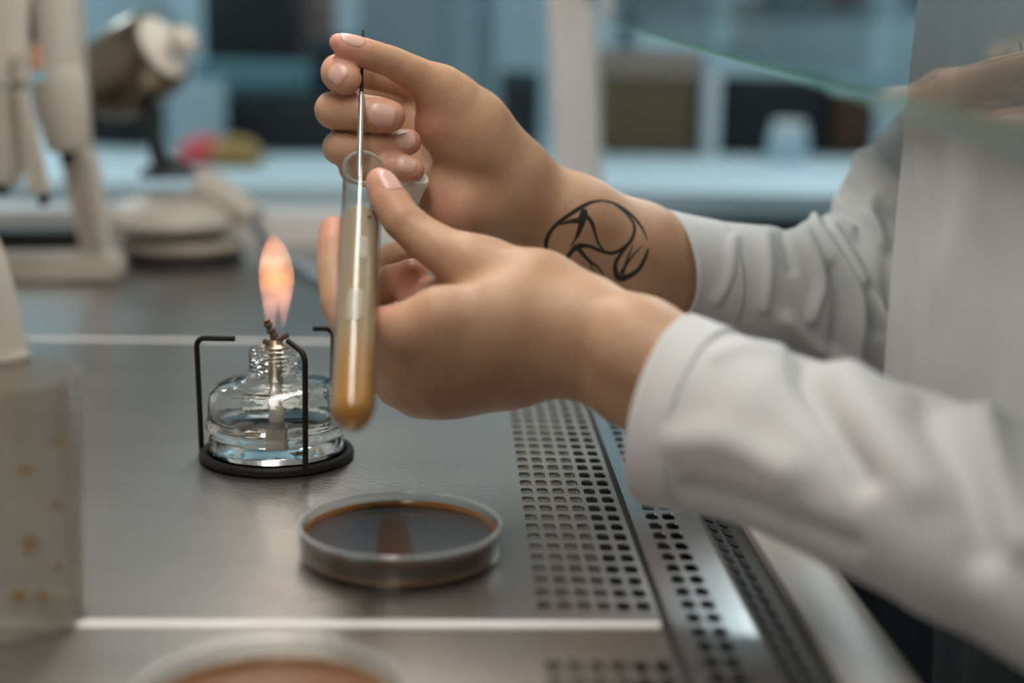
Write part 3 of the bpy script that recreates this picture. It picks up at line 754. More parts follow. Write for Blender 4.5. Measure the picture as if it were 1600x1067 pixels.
me = bpy.data.meshes.new('body'); me.from_pydata(V.tolist(), [], Qa.tolist()); me.update()
tips = [(528, 68, .732, 1.0), (537, 121, .732, .55), (612, 182, .742, .8), (640, 222, .755, .9), (645, 264, .748, .8), (597, 290, .687, .8), (514, 362, .698, .9), (645, 437, .700, 1.0), (690, 330, .772, .5), (640, 500, .70, .6), (600, 470, .648, .6)]
fl = np.zeros(len(V))
for px, py, z, w_ in tips:
    d2 = ((V-P(px, py, z))**2).sum(1); fl = np.maximum(fl, w_*np.exp(-d2/(0.017**2)))
at = me.attributes.new('flush', 'FLOAT', 'POINT'); at.data.foreach_set('value', fl.astype(np.float32))
body = link('body', me, 'skin'); relparent(body, person)
bvh = BVHTree.FromPolygons(np.concatenate([Vr, Vl]).tolist(), np.concatenate([Qr, Ql+len(Vr)]).tolist())

def nail(tip, back, nrm, width, length, along=0.0, side=0.0, parent=body):
    """curved plate wrapped on the finger end; tip/back: (px,py,z) on the finger axis"""
    a, b = P(*tip), P(*back); d = (a-b)/np.linalg.norm(a-b); n = D(nrm); n = n-d*n.dot(d); n /= np.linalg.norm(n); s = np.cross(d, n)
    c = a+d*along*mm
    h0 = bvh.ray_cast(Vector((c+n*0.02).tolist()), Vector((-n).tolist()), 0.04)
    Rn = 0.0085 if h0[0] is None else max(0.006, (np.array(h0[0])-c) @ n)
    NU, NV = 17, 15; vs, fs = [], []
    for i in range(NU):
        u = -1+2*i/(NU-1)
        for j in range(NV):
            v = -1+2*j/(NV-1)
            uu = u*math.sqrt(1-0.40*v*v); vv = v*math.sqrt(1-0.42*u*u)
            ph = uu*width/2*mm/Rn; nl = n*math.cos(ph)+s*math.sin(ph)
            p = c+d*vv*length/2*mm+nl*(Rn+0.001)
            hit = bvh.find_nearest(Vector(p.tolist()), 0.012)
            edge = max(abs(u), abs(v)); off = 0.00045*(1-edge**5)-0.00002
            vs.append((np.array(hit[0]) if hit[0] is not None else p)+nl*off)
    for i in range(NU-1):
        for j in range(NV-1): fs.append((i*NV+j, (i+1)*NV+j, (i+1)*NV+j+1, i*NV+j+1))
    V_ = np.array(vs).reshape(NU, NV, 3)
    for it in range(2):
        V_[1:-1, 1:-1] = 0.5*V_[1:-1, 1:-1]+0.125*(V_[:-2, 1:-1]+V_[2:, 1:-1]+V_[1:-1, :-2]+V_[1:-1, 2:])
    o = pyobj('fingernail', V_.reshape(-1, 3), fs, 'nail')
    sm = o.modifiers.new('s', 'SOLIDIFY'); sm.thickness = 0.0007; sm.offset = -1
    o.parent = parent
    return o
nail((545, 72, .733), (575, 84, .738), (-.10, .72, .70), 12.0, 15.0, 1.0)
nail((540, 126, .733), (525, 114, .738), (.05, -.12, 1), 12.5, 14.5, 0.5)
nail((602, 182, .744), (570, 177, .744), (.05, -.10, 1), 13.5, 16.5, 0.0)
nail((635, 222, .757), (600, 229, .755), (.05, .05, 1), 11.0, 13.0, 0.0)
nail((640, 264, .750), (610, 260, .752), (.0, .25, 1), 10.5, 12.5, 0.5)
nail((600, 295, .686), (625, 337, .681), (.60, .25, .75), 13.0, 17.0, 1.0)
nail((645, 430, .702), (612, 440, .711), (.55, .65, .45), 10.5, 12.0, 1.0)
nail((522, 364, .698), (521, 395, .691), (-.80, -.05, -.60), 10.0, 11.0, 0.0)

# tattoo lines laid on the forearm
TAT = [
 ([(330, 690), (325, 620), (350, 550), (400, 490), (480, 430), (570, 372), (640, 338), (720, 327), (800, 347), (880, 395), (950, 460), (1000, 530), (1028, 600)], [14, 26, 24, 22, 24, 26, 18, 12, 13, 16, 16, 12, 6]),
 ([(420, 492), (490, 472), (550, 462), (600, 440)], [10, 22, 34, 34]),
 ([(590, 385), (585, 430), (570, 490), (550, 550), (525, 600), (495, 640)], [30, 50, 36, 26, 12, 8]),
 ([(590, 420), (640, 475), (668, 560), (690, 625), (722, 665)], [26, 24, 17, 14, 10]),
 ([(800, 350), (890, 425), (938, 505), (922, 590), (870, 650), (790, 690), (700, 672), (620, 642), (540, 640)], [8, 12, 16, 20, 22, 20, 20, 22, 34]),
 ([(540, 640), (495, 690), (468, 740), (482, 775)], [34, 26, 22, 14]),
 ([(545, 655), (620, 740), (680, 785), (728, 845)], [28, 20, 14, 8]),
 ([(620, 740), (652, 815)], [12, 6]),
 ([(922, 600), (850, 690), (808, 760), (812, 835), (845, 865), (905, 848), (970, 800), (1015, 720), (1035, 660)], [14, 18, 24, 34, 40, 30, 24, 20, 10]),
 ([(930, 630), (902, 700), (868, 790)], [6, 12, 14]),
 ([(990, 640), (930, 705), (880, 775), (848, 835)], [6, 12, 14, 30]),
]
tv, tf = [], []
for pts, wd in TAT:
    cp = catmull([np.array([x/4.444+780, y/4.444+240, w_/4.444]) for (x, y), w_ in zip(pts, wd)], 6)
    b0 = len(tv)
    for i, p in enumerate(cp):
        t = cp[min(i+1, len(cp)-1)][:2]-cp[max(i-1, 0)][:2]; t = t/(np.linalg.norm(t)+1e-9); nn = np.array([-t[1], t[0]])
        for k in (-1, 0, 1):
            qx = p[:2]+nn*k*p[2]*0.60
            r = P(qx[0], qx[1], 1.0)-CAM; r /= np.linalg.norm(r)
            hit = bvh.ray_cast(Vector((CAM+r*0.765).tolist()), Vector(r.tolist()), 0.3)
            hp = np.array(hit[0]) if hit[0] is not None else CAM+r*0.85
            hn = np.array(hit[1]) if hit[0] is not None else -r
            tv.append(hp+hn*0.00012)
    for i in range(len(cp)-1):
        for k in (0, 1): tf.append((b0+3*i+k, b0+3*i+k+1, b0+3*i+4+k, b0+3*i+3+k))
tt = pyobj('tattoo', tv, tf, 'tattoo'); tt['label'] = 'black line tattoo in a circle on the forearm'
tt.parent = body

# ------------------------------------------------------------------ lab coat
def project_px(V):
    c = (V-CAM) @ RWC            # world -> camera (RWC rows are world axes)
    z = -c[:, 2]; return np.stack([800+FPX*c[:, 0]/z, 533.5-FPX*c[:, 1]/z, z], 1)
def sleeve(name, stations, NS, NT, folds, noise_amp, seed, double=0.0, taper_noise=None):
    """stations: (top point, bottom point, depth radius, side) ; side picks the facing of the depth axis"""
    st = []
    for s in stations:
        a, b, rb = np.array(s[0]), np.array(s[1]), s[2]
        st.append(np.concatenate([(a+b)/2, (a-b)/2, [rb]]))
    cs = np.array(catmull(st, NS))
    n = len(cs); g = np.random.default_rng(seed)
    ph = g.uniform(0, 2*PI, 24); fr = g.uniform(0.5, 1, 24)
    V = np.zeros((n, NT, 3)); N = np.zeros((n, NT, 3))
    th = np.linspace(0, 2*PI, NT, endpoint=False)
    for i in range(n):
        t = cs[min(i+1, n-1), :3]-cs[max(i-1, 0), :3]; t /= np.linalg.norm(t)
        a = cs[i, 3:6]; b = np.cross(t, a); b /= np.linalg.norm(b); b *= cs[i, 6]
        toC = CAM-cs[i, :3]
        if b.dot(toC) < 0: b = -b
        V[i] = cs[i, :3]+np.cos(th)[:, None]*a+np.sin(th)[:, None]*b
        nn = np.cos(th)[:, None]*a/(a.dot(a))+np.sin(th)[:, None]*b/(b.dot(b))
        N[i] = nn/np.linalg.norm(nn, axis=1)[:, None]
    S = np.linspace(0, 1, n)[:, None]*np.ones((1, NT)); T = np.ones((n, 1))*th[None, :]
    disp = np.zeros((n, NT))
    for k in range(8):
        disp += noise_amp*fr[k]*np.sin((2+k*1.6)*2*PI*S*fr[k+8]+ph[k]+(1+k % 3)*T+1.5*np.sin(T+ph[k+8]))/(1+k*0.35)
    env = np.clip((S-0.02)/0.10, 0, 1); disp *= env
    pp = project_px(V.reshape(-1, 3)).reshape(n, NT, 3)
    facing = np.sin(T) > -0.15
    for line, wpx, amp in folds:
        cl = np.array(catmull([np.array(p, float) for p in line], 8)); dmin = np.full((n, NT), 1e9)
        for p, q_ in zip(cl[:-1], cl[1:]):
            d = q_-p; L2 = d.dot(d)+1e-9
            u = np.clip(((pp[..., 0]-p[0])*d[0]+(pp[..., 1]-p[1])*d[1])/L2, 0, 1)
            dmin = np.minimum(dmin, np.hypot(pp[..., 0]-p[0]-u*d[0], pp[..., 1]-p[1]-u*d[1]))
        disp += np.where(facing, 1.5*amp*mm*np.exp(-(dmin/wpx)**2), 0)
    V = V+N*disp[..., None]
    fs = []
    for i in range(n-1):
        for k in range(NT):
            fs.append((i*NT+k, i*NT+(k+1) % NT, (i+1)*NT+(k+1) % NT, (i+1)*NT+k))
    o = pyobj(name, V.reshape(-1, 3), fs, 'coat')
    bm = bmesh.new(); bm.from_mesh(o.data); bmesh.ops.recalc_face_normals(bm, faces=bm.faces); bm.to_mesh(o.data); bm.free()
    return o
def PP(t, b, z, rb): return (P(t[0], t[1], z), P(b[0], b[1], z), rb*mm)

coat = empty('lab_coat', (0.40, 0.68, -0.5)); coat.parent = person; coat.location = (0, 0, -0.5-Z_FLOOR)
def coatpart(o):
    o.parent = coat; o.matrix_parent_inverse = Matrix.Translation((-0.40, -0.68, 0.5)); return o
# near sleeve
near_st = [PP((1083, 494), (1002, 788), .605, 30), PP((1200, 537), (1128, 812), .583, 36), PP((1310, 574), (1262, 862), .557, 42),
           PP((1440, 612), (1400, 925), .528, 47), PP((1560, 645), (1530, 990), .505, 50), PP((1700, 705), (1680, 1080), .482, 52),
           (elL+np.array([-0.035, 0.0, 0.062]), elL+np.array([0.02, 0.0, -0.072]), .058), (elL+np.array([-0.055, 0.0, 0.085]), elL+np.array([0.075, 0.0, -0.03]), .062),
           (elL*0.6+shL*0.4+np.array([-0.062, 0, 0.04]), elL*0.6+shL*0.4+np.array([0.062, 0, -0.03]), .066), (shL+np.array([-0.07, 0, 0.05]), shL+np.array([0.06, 0, -0.05]), .07)]
near_folds = [([(1255, 580), (1290, 650), (1345, 745)], 24, -5.0), ([(1330, 590), (1370, 660), (1440, 760)], 34, 3.0), ([(1120, 560), (1160, 545), (1220, 548)], 10, 1.2),
              ([(1060, 690), (1130, 690), (1230, 735)], 30, 2.5), ([(1080, 760), (1200, 800), (1330, 850)], 16, -3.0), ([(1450, 640), (1500, 740), (1530, 860)], 34, -5.0), ([(1540, 660), (1570, 760), (1600, 850)], 26, 4.0)]
coatpart(sleeve('sleeve', near_st, 18, 120, near_folds, 0.0007, 3))
cuff_st = [PP((1086, 493), (1003, 787), .605, 30.4), PP((1110, 502), (1032, 793), .6005, 31.6), PP((1150, 517), (1076, 800), .5925, 34)]
def grow(st, k):
    out = []
    for a, b, r in st:
        c = (a+b)/2; out.append((c+(a-c)*k, c+(b-c)*k, r*k))
    return out
def cuff(name, st, thick):
    o = sleeve(name, grow(st, 1.015), 10, 96, [], 0.0, 5)
    sm = o.modifiers.new('s', 'SOLIDIFY'); sm.thickness = thick; sm.offset = -1
    return coatpart(o)
cuff('cuff', cuff_st, 0.0028)
# far sleeve
far_st = [PP((1029, 329), (1061, 497), .846, 26), PP((1112, 345), (1128, 525), .862, 29), PP((1200, 356), (1205, 550), .876, 32), PP((1268, 360), (1285, 585), .888, 36),
          PP((1303, 342), (1400, 640), .900, 42), PP((1312, 296), (1500, 560), .908, 46), PP((1360, 226), (1570, 400), .92, 48), PP((1415, 160), (1625, 280), .93, 50),
          PP((1463, 84), (1680, 160), .94, 52), PP((1512, -40), (1740, 10), .95, 54), (shR+np.array([-0.065, 0, 0.03]), shR+np.array([0.055, 0, -0.02]), .06)]
far_folds = [([(1359, 320), (1373, 382), (1420, 461)], 15, 6.0), ([(1272, 358), (1326, 436), (1342, 481), (1338, 556)], 9, 4.5), ([(1256, 362), (1284, 436), (1268, 498)], 10, 3.0),
             ([(1301, 366), (1330, 407), (1379, 498), (1396, 564)], 9, 4.5), ([(1198, 370), (1202, 430), (1195, 480)], 10, 1.8), ([(1146, 375), (1140, 432), (1120, 470)], 10, 1.6), ([(1225, 365), (1238, 420)], 9, -1.8),
             ([(1385, 400), (1400, 470), (1440, 560)], 12, -5.0), ([(1300, 420), (1312, 470), (1305, 540)], 9, -4.0), ([(1355, 450), (1372, 520)], 7, -4.0), ([(1275, 352), (1300, 348), (1330, 360)], 10, 4.0),
             ([(1320, 290), (1370, 330), (1450, 360)], 14, -4.0), ([(1350, 250), (1420, 300), (1490, 330)], 16, 4.0), ([(1400, 190), (1440, 250), (1500, 280)], 18, -3.0), ([(1230, 500), (1270, 540), (1330, 570)], 12, 3.0)]
coatpart(sleeve('sleeve', far_st, 20, 140, far_folds, 0.0008, 9))
fc = [PP((1028, 328), (1060, 499), .8455, 26), PP((1070, 337), (1090, 512), .8545, 27.6), PP((1112, 345), (1128, 526), .862, 29.3)]
cuff('cuff', fc, 0.0022)
# trunk: a closed front hanging from the shoulders
def trunk():
    zs = np.linspace(-0.62, 0.36, 60); NT = 160; vs = []
    for z in zs:
        f = (z+0.62)/0.98
        cx = 0.392+0.006*math.sin(f*5); cy = 0.69
        ax = 0.150-0.012*f+0.02*(1-f); by = 0.235-0.01*f+0.03*(1-f)
        if z > 0.28: k = (z-0.28)/0.08; ax *= 1-0.35*k*k; by *= 1-0.12*k*k
        for k in range(NT):
            a = 2*PI*k/NT; ca, sa = math.cos(a), math.sin(a); e = 2.5
            r = (abs(ca)**e+abs(sa)**e)**(-1/e)
            fold = 0.0030*math.sin(7*a+2.2*f*PI)*(0.4+0.6*(1-f))+0.0022*math.sin(13*a-3*f)+0.0016*math.sin(23*a+4*f*PI)
            vs.append((cx+(ax*r+fold)*ca, cy+(by*r+fold)*sa, z))
    fs = []
    for i in range(len(zs)-1):
        for k in range(NT): fs.append((i*NT+k, i*NT+(k+1) % NT, (i+1)*NT+(k+1) % NT, (i+1)*NT+k))
    c = len(vs); vs.append((0.40, 0.69, 0.385))
    for k in range(NT): fs.append(((len(zs)-1)*NT+k, (len(zs)-1)*NT+(k+1) % NT, c))
    V = np.array(vs); pp = project_px(V); 
    for line, wpx, amp in (([(1530, 280), (1490, 370), (1462, 460)], 14, 3.5), ([(1520, 300), (1545, 420), (1560, 640)], 26, -4.0)):
        cl = np.array(catmull([np.array(p, float) for p in line], 6)); dm = np.full(len(V), 1e9)
        for p, q_ in zip(cl[:-1], cl[1:]):
            d = q_-p; u = np.clip(((pp[:, 0]-p[0])*d[0]+(pp[:, 1]-p[1])*d[1])/(d.dot(d)), 0, 1)
            dm = np.minimum(dm, np.hypot(pp[:, 0]-p[0]-u*d[0], pp[:, 1]-p[1]-u*d[1]))
        nx = V-np.array([0.40, 0.69, 0]); nx[:, 2] = 0; nx /= (np.linalg.norm(nx, axis=1)[:, None]+1e-6)
        m_ = (V[:, 0] < 0.36)
        V += np.where(m_[:, None], nx*(amp*mm*np.exp(-(dm/wpx)**2))[:, None], 0)
    cen = lambda f: np.mean([V[i] for i in f], 0)
    keep = [f for f in fs if not (cen(f)[2] < 0.0 and cen(f)[0] < 0.47)]      # front left out below the arms to make that area dark
    # dark cloth added to darken the area under the arm
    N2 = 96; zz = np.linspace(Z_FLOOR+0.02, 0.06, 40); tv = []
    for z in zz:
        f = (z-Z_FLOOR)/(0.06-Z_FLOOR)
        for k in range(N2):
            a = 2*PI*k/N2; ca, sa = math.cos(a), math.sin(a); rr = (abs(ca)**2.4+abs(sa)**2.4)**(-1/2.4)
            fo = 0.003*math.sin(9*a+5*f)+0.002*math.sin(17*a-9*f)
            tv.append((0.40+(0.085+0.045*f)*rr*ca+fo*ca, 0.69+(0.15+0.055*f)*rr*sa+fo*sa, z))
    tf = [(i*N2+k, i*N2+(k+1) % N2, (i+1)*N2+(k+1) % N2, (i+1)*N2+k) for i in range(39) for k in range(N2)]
    tro = pyobj('dark_under_cloth', tv, tf, 'darkcloth'); relparent(tro, person)
    return coatpart(pyobj('coat_front', V, keep, 'coat'))
trunk()
bpos = P(1471, 1022, .62)
lathe_b = lathe('button', [(0, 0.002), (0.004, 0.0022), (0.0055, 0.001), (0.0055, -0.002), (0, -0.002)], np.array([0.2655, 0.640, -0.048]), 'button', None, 24, axis=(-1, -0.15, 0)); coatpart(lathe_b)

# ------------------------------------------------------------------ beaker at the left edge
kb = G(18, 965)
beaker = empty('plastic_beaker', kb, 'scuffed clear plastic beaker with brown printed marks at the left edge', 'beaker')
lathe('wall', [(r*mm, h*mm) for r, h in [(0, 1.5), (26.5, 1.2), (27, 0), (28.4, 0), (28.8, 1.5), (29.2, 50), (29.6, 96), (30.6, 97.2), (30.6, 98.5), (29.4, 98.8), (28.6, 97), (28.2, 50), (27.7, 3.0), (0, 2.8)]], kb, 'beakerplastic', beaker, 72)
for px, py, w_, h_ in ((48, 850, 10, 12), (30, 930, 9, 10), (65, 932, 9, 8), (92, 690, 8, 7), (92, 790, 8, 7), (40, 735, 9, 7), (92, 885, 7, 6)):
    r = RWC @ np.array([(px-800)/FPX, -(py-533.5)/FPX, -1.0]); o_ = CAM-kb
    A_ = r[0]**2+r[1]**2; B_ = 2*(r[0]*o_[0]+r[1]*o_[1]); C_ = o_[0]**2+o_[1]**2-0.0297**2
    disc = B_*B_-4*A_*C_
    if disc < 0: continue
    t = (-B_-math.sqrt(disc))/(2*A_); hp = CAM+r*t-kb; a0 = math.atan2(hp[1], hp[0]); z0 = hp[2]
    vs, fs = [(0.0299*math.cos(a0), 0.0299*math.sin(a0), z0)], []
    K = 14
    for k in range(K):
        a = 2*PI*k/K; rr = 0.5*(0.75+0.35*random.random()); da = w_*mm*0.5*rr*1.3/0.0297*math.cos(a); vs.append((0.0299*math.cos(a0+da), 0.0299*math.sin(a0+da), z0+h_*mm*0.62*rr*math.sin(a)))
    for k in range(K): fs.append((0, 1+k, 1+(k+1) % K))
    o = pyobj('printed_mark', vs, fs, 'stain'); o.parent = beaker

# ------------------------------------------------------------------ tapered white bottle behind the beaker
wb_ = G(-12, 562)
bot = empty('dropper_bottle', wb_, 'tapered white plastic bottle standing behind the beaker at the left edge', 'bottle')
lathe('bottle_body', [(r*mm, h*mm) for r, h in [(0, 0), (24, 0), (25.5, 1.5), (25.2, 5), (24.2, 6), (23.5, 12), (19, 45), (12, 78), (8, 88), (7, 92), (0, 92)]], wb_, 'cream', bot, 48)
lathe('base_ring', [(r*mm, h*mm) for r, h in [(25.3, 1.2), (26.2, 2), (26.2, 4.6), (25.2, 5.4)]], wb_, 'cream', bot, 48)
lathe('spout', [(r*mm, h*mm) for r, h in [(6, 92), (5.5, 100), (2.5, 122), (0, 122)]], wb_, 'cream', bot, 24)

# ------------------------------------------------------------------ pipette stand with two pipettes
YS = 1.34
stand_p = empty('pipette_stand', W(90, 440, YS), 'cream plastic pipette stand with slanted leg and flat base bar', 'pipette stand')
def px_prism(name, quad_px, Y, depth, mat, parent, bevel=0.002):
    """an outline given at distance Y, extruded in depth"""
    f = [W(x, y, Y) for x, y in quad_px]; vs = f+[p+np.array([0, depth, 0]) for p in f]; n = len(f)
    fs = [tuple(range(n)), tuple(range(n, 2*n))[::-1]]+[(i, (i+1) % n, n+(i+1) % n, n+i)[::-1] for i in range(n)]
    o = pyobj(name, vs, fs, mat, None, True)
    bm = bmesh.new(); bm.from_mesh(o.data); bmesh.ops.recalc_face_normals(bm, faces=bm.faces)
    if bevel: bmesh.ops.bevel(bm, geom=list(bm.edges), offset=bevel, segments=2, affect='EDGES')
    bm.to_mesh(o.data); bm.free(); sharp_smooth(o, 35)
    return relparent(o, parent)
gb = G(90, 443)[1]
px_prism('base_bar', [(-60, 402), (168, 398), (180, 408), (180, 440), (-60, 446)], gb, 0.05, 'cream', stand_p, 0.004)
px_prism('leg', [(92, 246), (132, 230), (146, 262), (166, 402), (128, 402)], gb+0.008, 0.030, 'cream', stand_p, 0.003)
px_prism('rib', [(108, 262), (114, 260), (146, 400), (139, 400)], gb+0.004, 0.006, 'creamdark', stand_p, 0.001)
px_prism('rib', [(124, 250), (130, 248), (158, 400), (151, 400)], gb+0.004, 0.006, 'creamdark', stand_p, 0.001)
px_prism('foot_pad', [(-60, 362), (122, 362), (122, 398), (-60, 402)], gb+0.06, 0.05, 'black', stand_p, 0.002)
px_prism('top_rail', [(-60, -60), (118, -60), (120, -38), (-60, -38)], gb+0.010, 0.03, 'cream', stand_p, 0.003)
px_prism('spine', [(96, -60), (118, -60), (140, 262), (112, 262)], gb+0.034, 0.02, 'cream', stand_p, 0.003)
def px_lathe(name, prof_px, Y, mat, parent, seg=40):
    """prof_px: (px centre, py, half width px) along the pipette axis"""
    pts = [W(x, y, Y) for x, y, w_ in prof_px]; rs = [w_/FPX*Y for x, y, w_ in prof_px]
    return tubepath(name, pts, rs, mat, parent, seg)
def pipette(label, prof_body, prof_lower, tipc, side, Y, parts):
    t = empty('pipette', W(*tipc[:2], Y), label, 'pipette', 'pipettes hanging on the stand')
    px_lathe('handle', prof_body, Y, 'cream', t); px_lathe('barrel', prof_lower, Y, 'cream', t)
    px_lathe('nozzle', side, Y, 'black', t, 20)
    for nm, quad, mt in parts: px_prism(nm, quad, Y-0.024, 0.012, mt, t, 0.001)
    return t
pipette('cream pipette with black window and orange mark on the stand', [(78, -40, 34), (82, 60, 37), (84, 112, 38)],
        [(86, 118, 40), (90, 125, 41), (96, 175, 38), (104, 226, 30), (106, 236, 25), (106, 238, 10)], (106, 262),
        [(105, 232, 14), (107, 258, 10)], gb-0.035,
        [('volume_window', [(31, 14), (43, 12), (54, 62), (44, 66)], 'black'), ('colour_mark', [(49, 74), (60, 72), (62, 108), (52, 110)], 'orange')])
pipette('cream pipette with slim ejector arm cut off by the left edge', [(4, -40, 36), (2, 60, 40), (-4, 128, 46)],
        [(-6, 134, 46), (-6, 142, 44), (-4, 250, 46), (-8, 280, 38), (-10, 284, 10)], (0, 300),
        [(-2, 278, 18), (0, 304, 14)], gb-0.10, [('ejector_arm', [(22, 140), (40, 150), (74, 300), (62, 308), (44, 300)], 'cream'), ('ejector_tip', [(56, 306), (74, 304), (72, 322), (62, 324)], 'black'), ('ejector_knob', [(18, 84), (38, 84), (44, 126), (22, 132)], 'cream')])

# ------------------------------------------------------------------ metal lamp on a cream base
YL = 1.50
lamp = empty('bench_lamp', W(265, 375, YL), 'metal headed bench lamp on black stem and cream domed base', 'lamp')
lc = W(226, 92, YL); lax = np.array([0.78, -0.36, 0.46]); lax /= np.linalg.norm(lax)
sc_ = YL/FPX
hp_ = [(0, -118), (26, -116), (48, -106), (62, -84), (68, -50), (68, 0), (64, 26), (58, 38), (52, 40), (50, 20), (0, 10)]
lathe('head', [(r*sc_, h*sc_) for r, h in hp_], lc, 'lampmetal', lamp, 48, axis=lax)
lathe('reflector_face', [(r*sc_, h*sc_) for r, h in [(0, 30), (42, 32), (50, 37), (50, 41), (42, 43), (0, 47)]], lc, 'lampface', lamp, 48, axis=lax)
lathe('knob', [(r*sc_, h*sc_) for r, h in [(0, 47), (16, 47), (22, 54), (22, 68), (15, 75), (0, 76)]], lc+np.array([0.010, 0, 0.0]), 'lampface', lamp, 24, axis=lax)
tubepath('stem', [W(222, 138, YL), W(236, 190, YL), W(252, 262, YL)], [0.0085, 0.0075, 0.010], 'black', lamp, 16)
lathe('stem_collar', [(r*sc_, h*sc_) for r, h in [(0, 22), (16, 20), (26, 12), (42, 2), (46, -8), (0, -8)]], W(264, 268, YL), 'black', lamp, 40)
lbc = W(268, 375, YL); lbc[2] = 0.0
lathe('domed_base', [(r*sc_, h*sc_) for r, h in [(0, 104), (40, 102), (76, 92), (102, 74), (108, 62), (102, 52), (80, 46), (0, 44)]], lbc, 'cream', lamp, 64)
lathe('foot', [(r*sc_, h*sc_) for r, h in [(0, 46), (40, 46), (60, 36), (92, 34), (98, 26), (92, 18), (0, 16)]], lbc+np.array([0.012, 0, 0]), 'creamdark', lamp, 64)
lathe('foot_shadow', [(r*sc_, h*sc_) for r, h in [(0, 17), (84, 17), (92, 10), (92, 0), (0, 0)]], lbc+np.array([0.012, 0, 0]), 'black', lamp, 48)  # black disc standing in for the shadow under the base
# flat arm running right from the base, and its cable
cpts = [W(305, 288, YL), W(350, 312, YL), W(400, 342, YL-0.02)]
tubepath('side_arm', cpts, [0.022, 0.020, 0.012], 'cream', lamp, 20)
cb = [W(396, 348, YL-0.02), G(425, 390, 0.008), G(470, 418, 0.006), G(530, 452, 0.006), G(600, 480, 0.006), G(700, 500, 0.006)]
cab = tubepath('cable', catmull(cb, 8), 0.006, 'cable'); tag(cab, 'grey lamp cable running across the deck behind the flame', 'cable')

# ------------------------------------------------------------------ the lab behind
def bm_(name, col, rough=0.6, **k): MAT[name] = pmat(name, col, rough, **k); return name
bm_('bench_white', (0.50, 0.61, 0.645), 0.5); bm_('bench_dark', (0.012, 0.017, 0.017), 0.6); bm_('navy', (0.006, 0.011, 0.014), 0.5)
bm_('teal_d', (0.015, 0.055, 0.065), 0.5); bm_('teal_m', (0.10, 0.23, 0.27), 0.5); bm_('teal_l', (0.33, 0.45, 0.49), 0.5); bm_('paleblue', (0.44, 0.58, 0.64), 0.5)
bm_('card', (0.145, 0.105, 0.055), 0.9); bm_('cardlid', (0.32, 0.25, 0.20), 0.9); bm_('brownbox', (0.060, 0.030, 0.012), 0.8); bm_('pink', (0.30, 0.22, 0.20), 0.7)
bm_('blue', (0.08, 0.22, 0.45), 0.5); bm_('red', (0.55, 0.07, 0.08), 0.6); bm_('ochre', (0.30, 0.19, 0.05), 0.6); bm_('white', (0.66, 0.70, 0.72), 0.5); bm_('greywall', (0.30, 0.38, 0.41), 0.7)
bm_('screen', (0.05, 0.12, 0.15), 0.25)
ZB = 0.030
bench = empty('lab_bench', (0, 2.7, Z_FLOOR), 'long pale blue topped lab bench with dark front behind the cabinet', 'bench')
relparent(box('worktop', (-2.6, 2.02, ZB-0.04), (2.6, 3.35, ZB), 'bench_white', bevel=0.004), bench)
relparent(box('carcass', (-2.55, 2.10, Z_FLOOR+0.08), (2.55, 3.30, ZB-0.04), 'bench_dark'), bench)
relparent(box('plinth', (-2.5, 2.16, Z_FLOOR), (2.5, 3.25, Z_FLOOR+0.08), 'bench_dark'), bench)
for k in range(8):
    x0 = -2.53+k*0.635
    d = relparent(box('door', (x0+0.006, 2.084, Z_FLOOR+0.10), (x0+0.626, 2.10, ZB-0.05), 'bench_dark', bevel=0.003), bench)
    relparent(box('handle', (x0+0.25, 2.066, -0.11), (x0+0.38, 2.084, -0.10), 'chrome'), d)
shelf = empty('wall_shelf', (1.4, 3.2, ZB), 'tall reagent shelf standing along the back of the lab bench', 'shelf')
SZ = [0.30, 0.56, 0.82]
for z in SZ: relparent(box('shelf_board', (0.36, 3.10, z), (2.5, 3.34, z+0.022), 'teal_l', bevel=0.003), shelf)
for x in (0.38, 1.25, 2.48): relparent(box('shelf_post', (x-0.02, 3.29, ZB), (x+0.02, 3.34, 0.95), 'greywall'), shelf)

def px_box(name, x0, x1, y0, y1, Y, depth, mat, label, cat, face=None, group=None, base=ZB, extra=None):
    a, b = W(x0, y1, Y), W(x1, y0, Y); z0 = base if base is not None else a[2]
    t = empty(name, ((a[0]+b[0])/2, Y+depth/2, z0), label, cat, group)
    relparent(box('body', (a[0], Y, z0), (b[0], Y+depth, b[2]), mat, bevel=0.006), t)
    if face:
        w_ = b[0]-a[0]; h_ = b[2]-z0
        relparent(box('front_panel', (a[0]+0.08*w_, Y-0.006, z0+0.10*h_), (b[0]-0.08*w_, Y, b[2]-0.12*h_), face, bevel=0.002), t)
    if extra: extra(t, a, b, z0)
    return t
def lid_on(mat):
    def f(t, a, b, z0):
        relparent(box('lid', (a[0]-0.012, t['base'][1]-(0.09), b[2]-0.02), (b[0]+0.012, t['base'][1]+0.09, b[2]+0.035), mat, bevel=0.006), t)
    return f
# right of the post
px_box('cardboard_box', 945, 1088, 108, 238, 2.75, 0.16, 'card', 'open brown cardboard box on the bench beside the corner post', 'box', extra=lid_on('cardlid'))
px_box('blue_carton', 1050, 1106, 84, 112, 3.0, 0.05, 'blue', 'bright blue carton standing behind the cardboard box', 'carton')
px_box('white_carton', 1099, 1128, 118, 236, 2.72, 0.12, 'white', 'slim white carton between cardboard box and black instrument', 'carton')
px_box('black_instrument', 1118, 1300, 122, 228, 2.80, 0.25, 'navy', 'wide black bench instrument right of the cardboard box', 'instrument', 'black')
px_box('brown_box', 1300, 1372, 145, 226, 2.78, 0.18, 'brownbox', 'dark brown box right of the black instrument', 'box')
jar = empty('white_jar', W(1232, 222, 2.62), 'small round pale jar standing before the black instrument', 'jar')
jb = W(1232, 214, 2.62); jb[2] = ZB
lathe('jar_body', [(0, 0), (.034, 0), (.036, .004), (.036, .05), (.028, .058), (0, .058)], jb, 'paleblue', jar, 32)
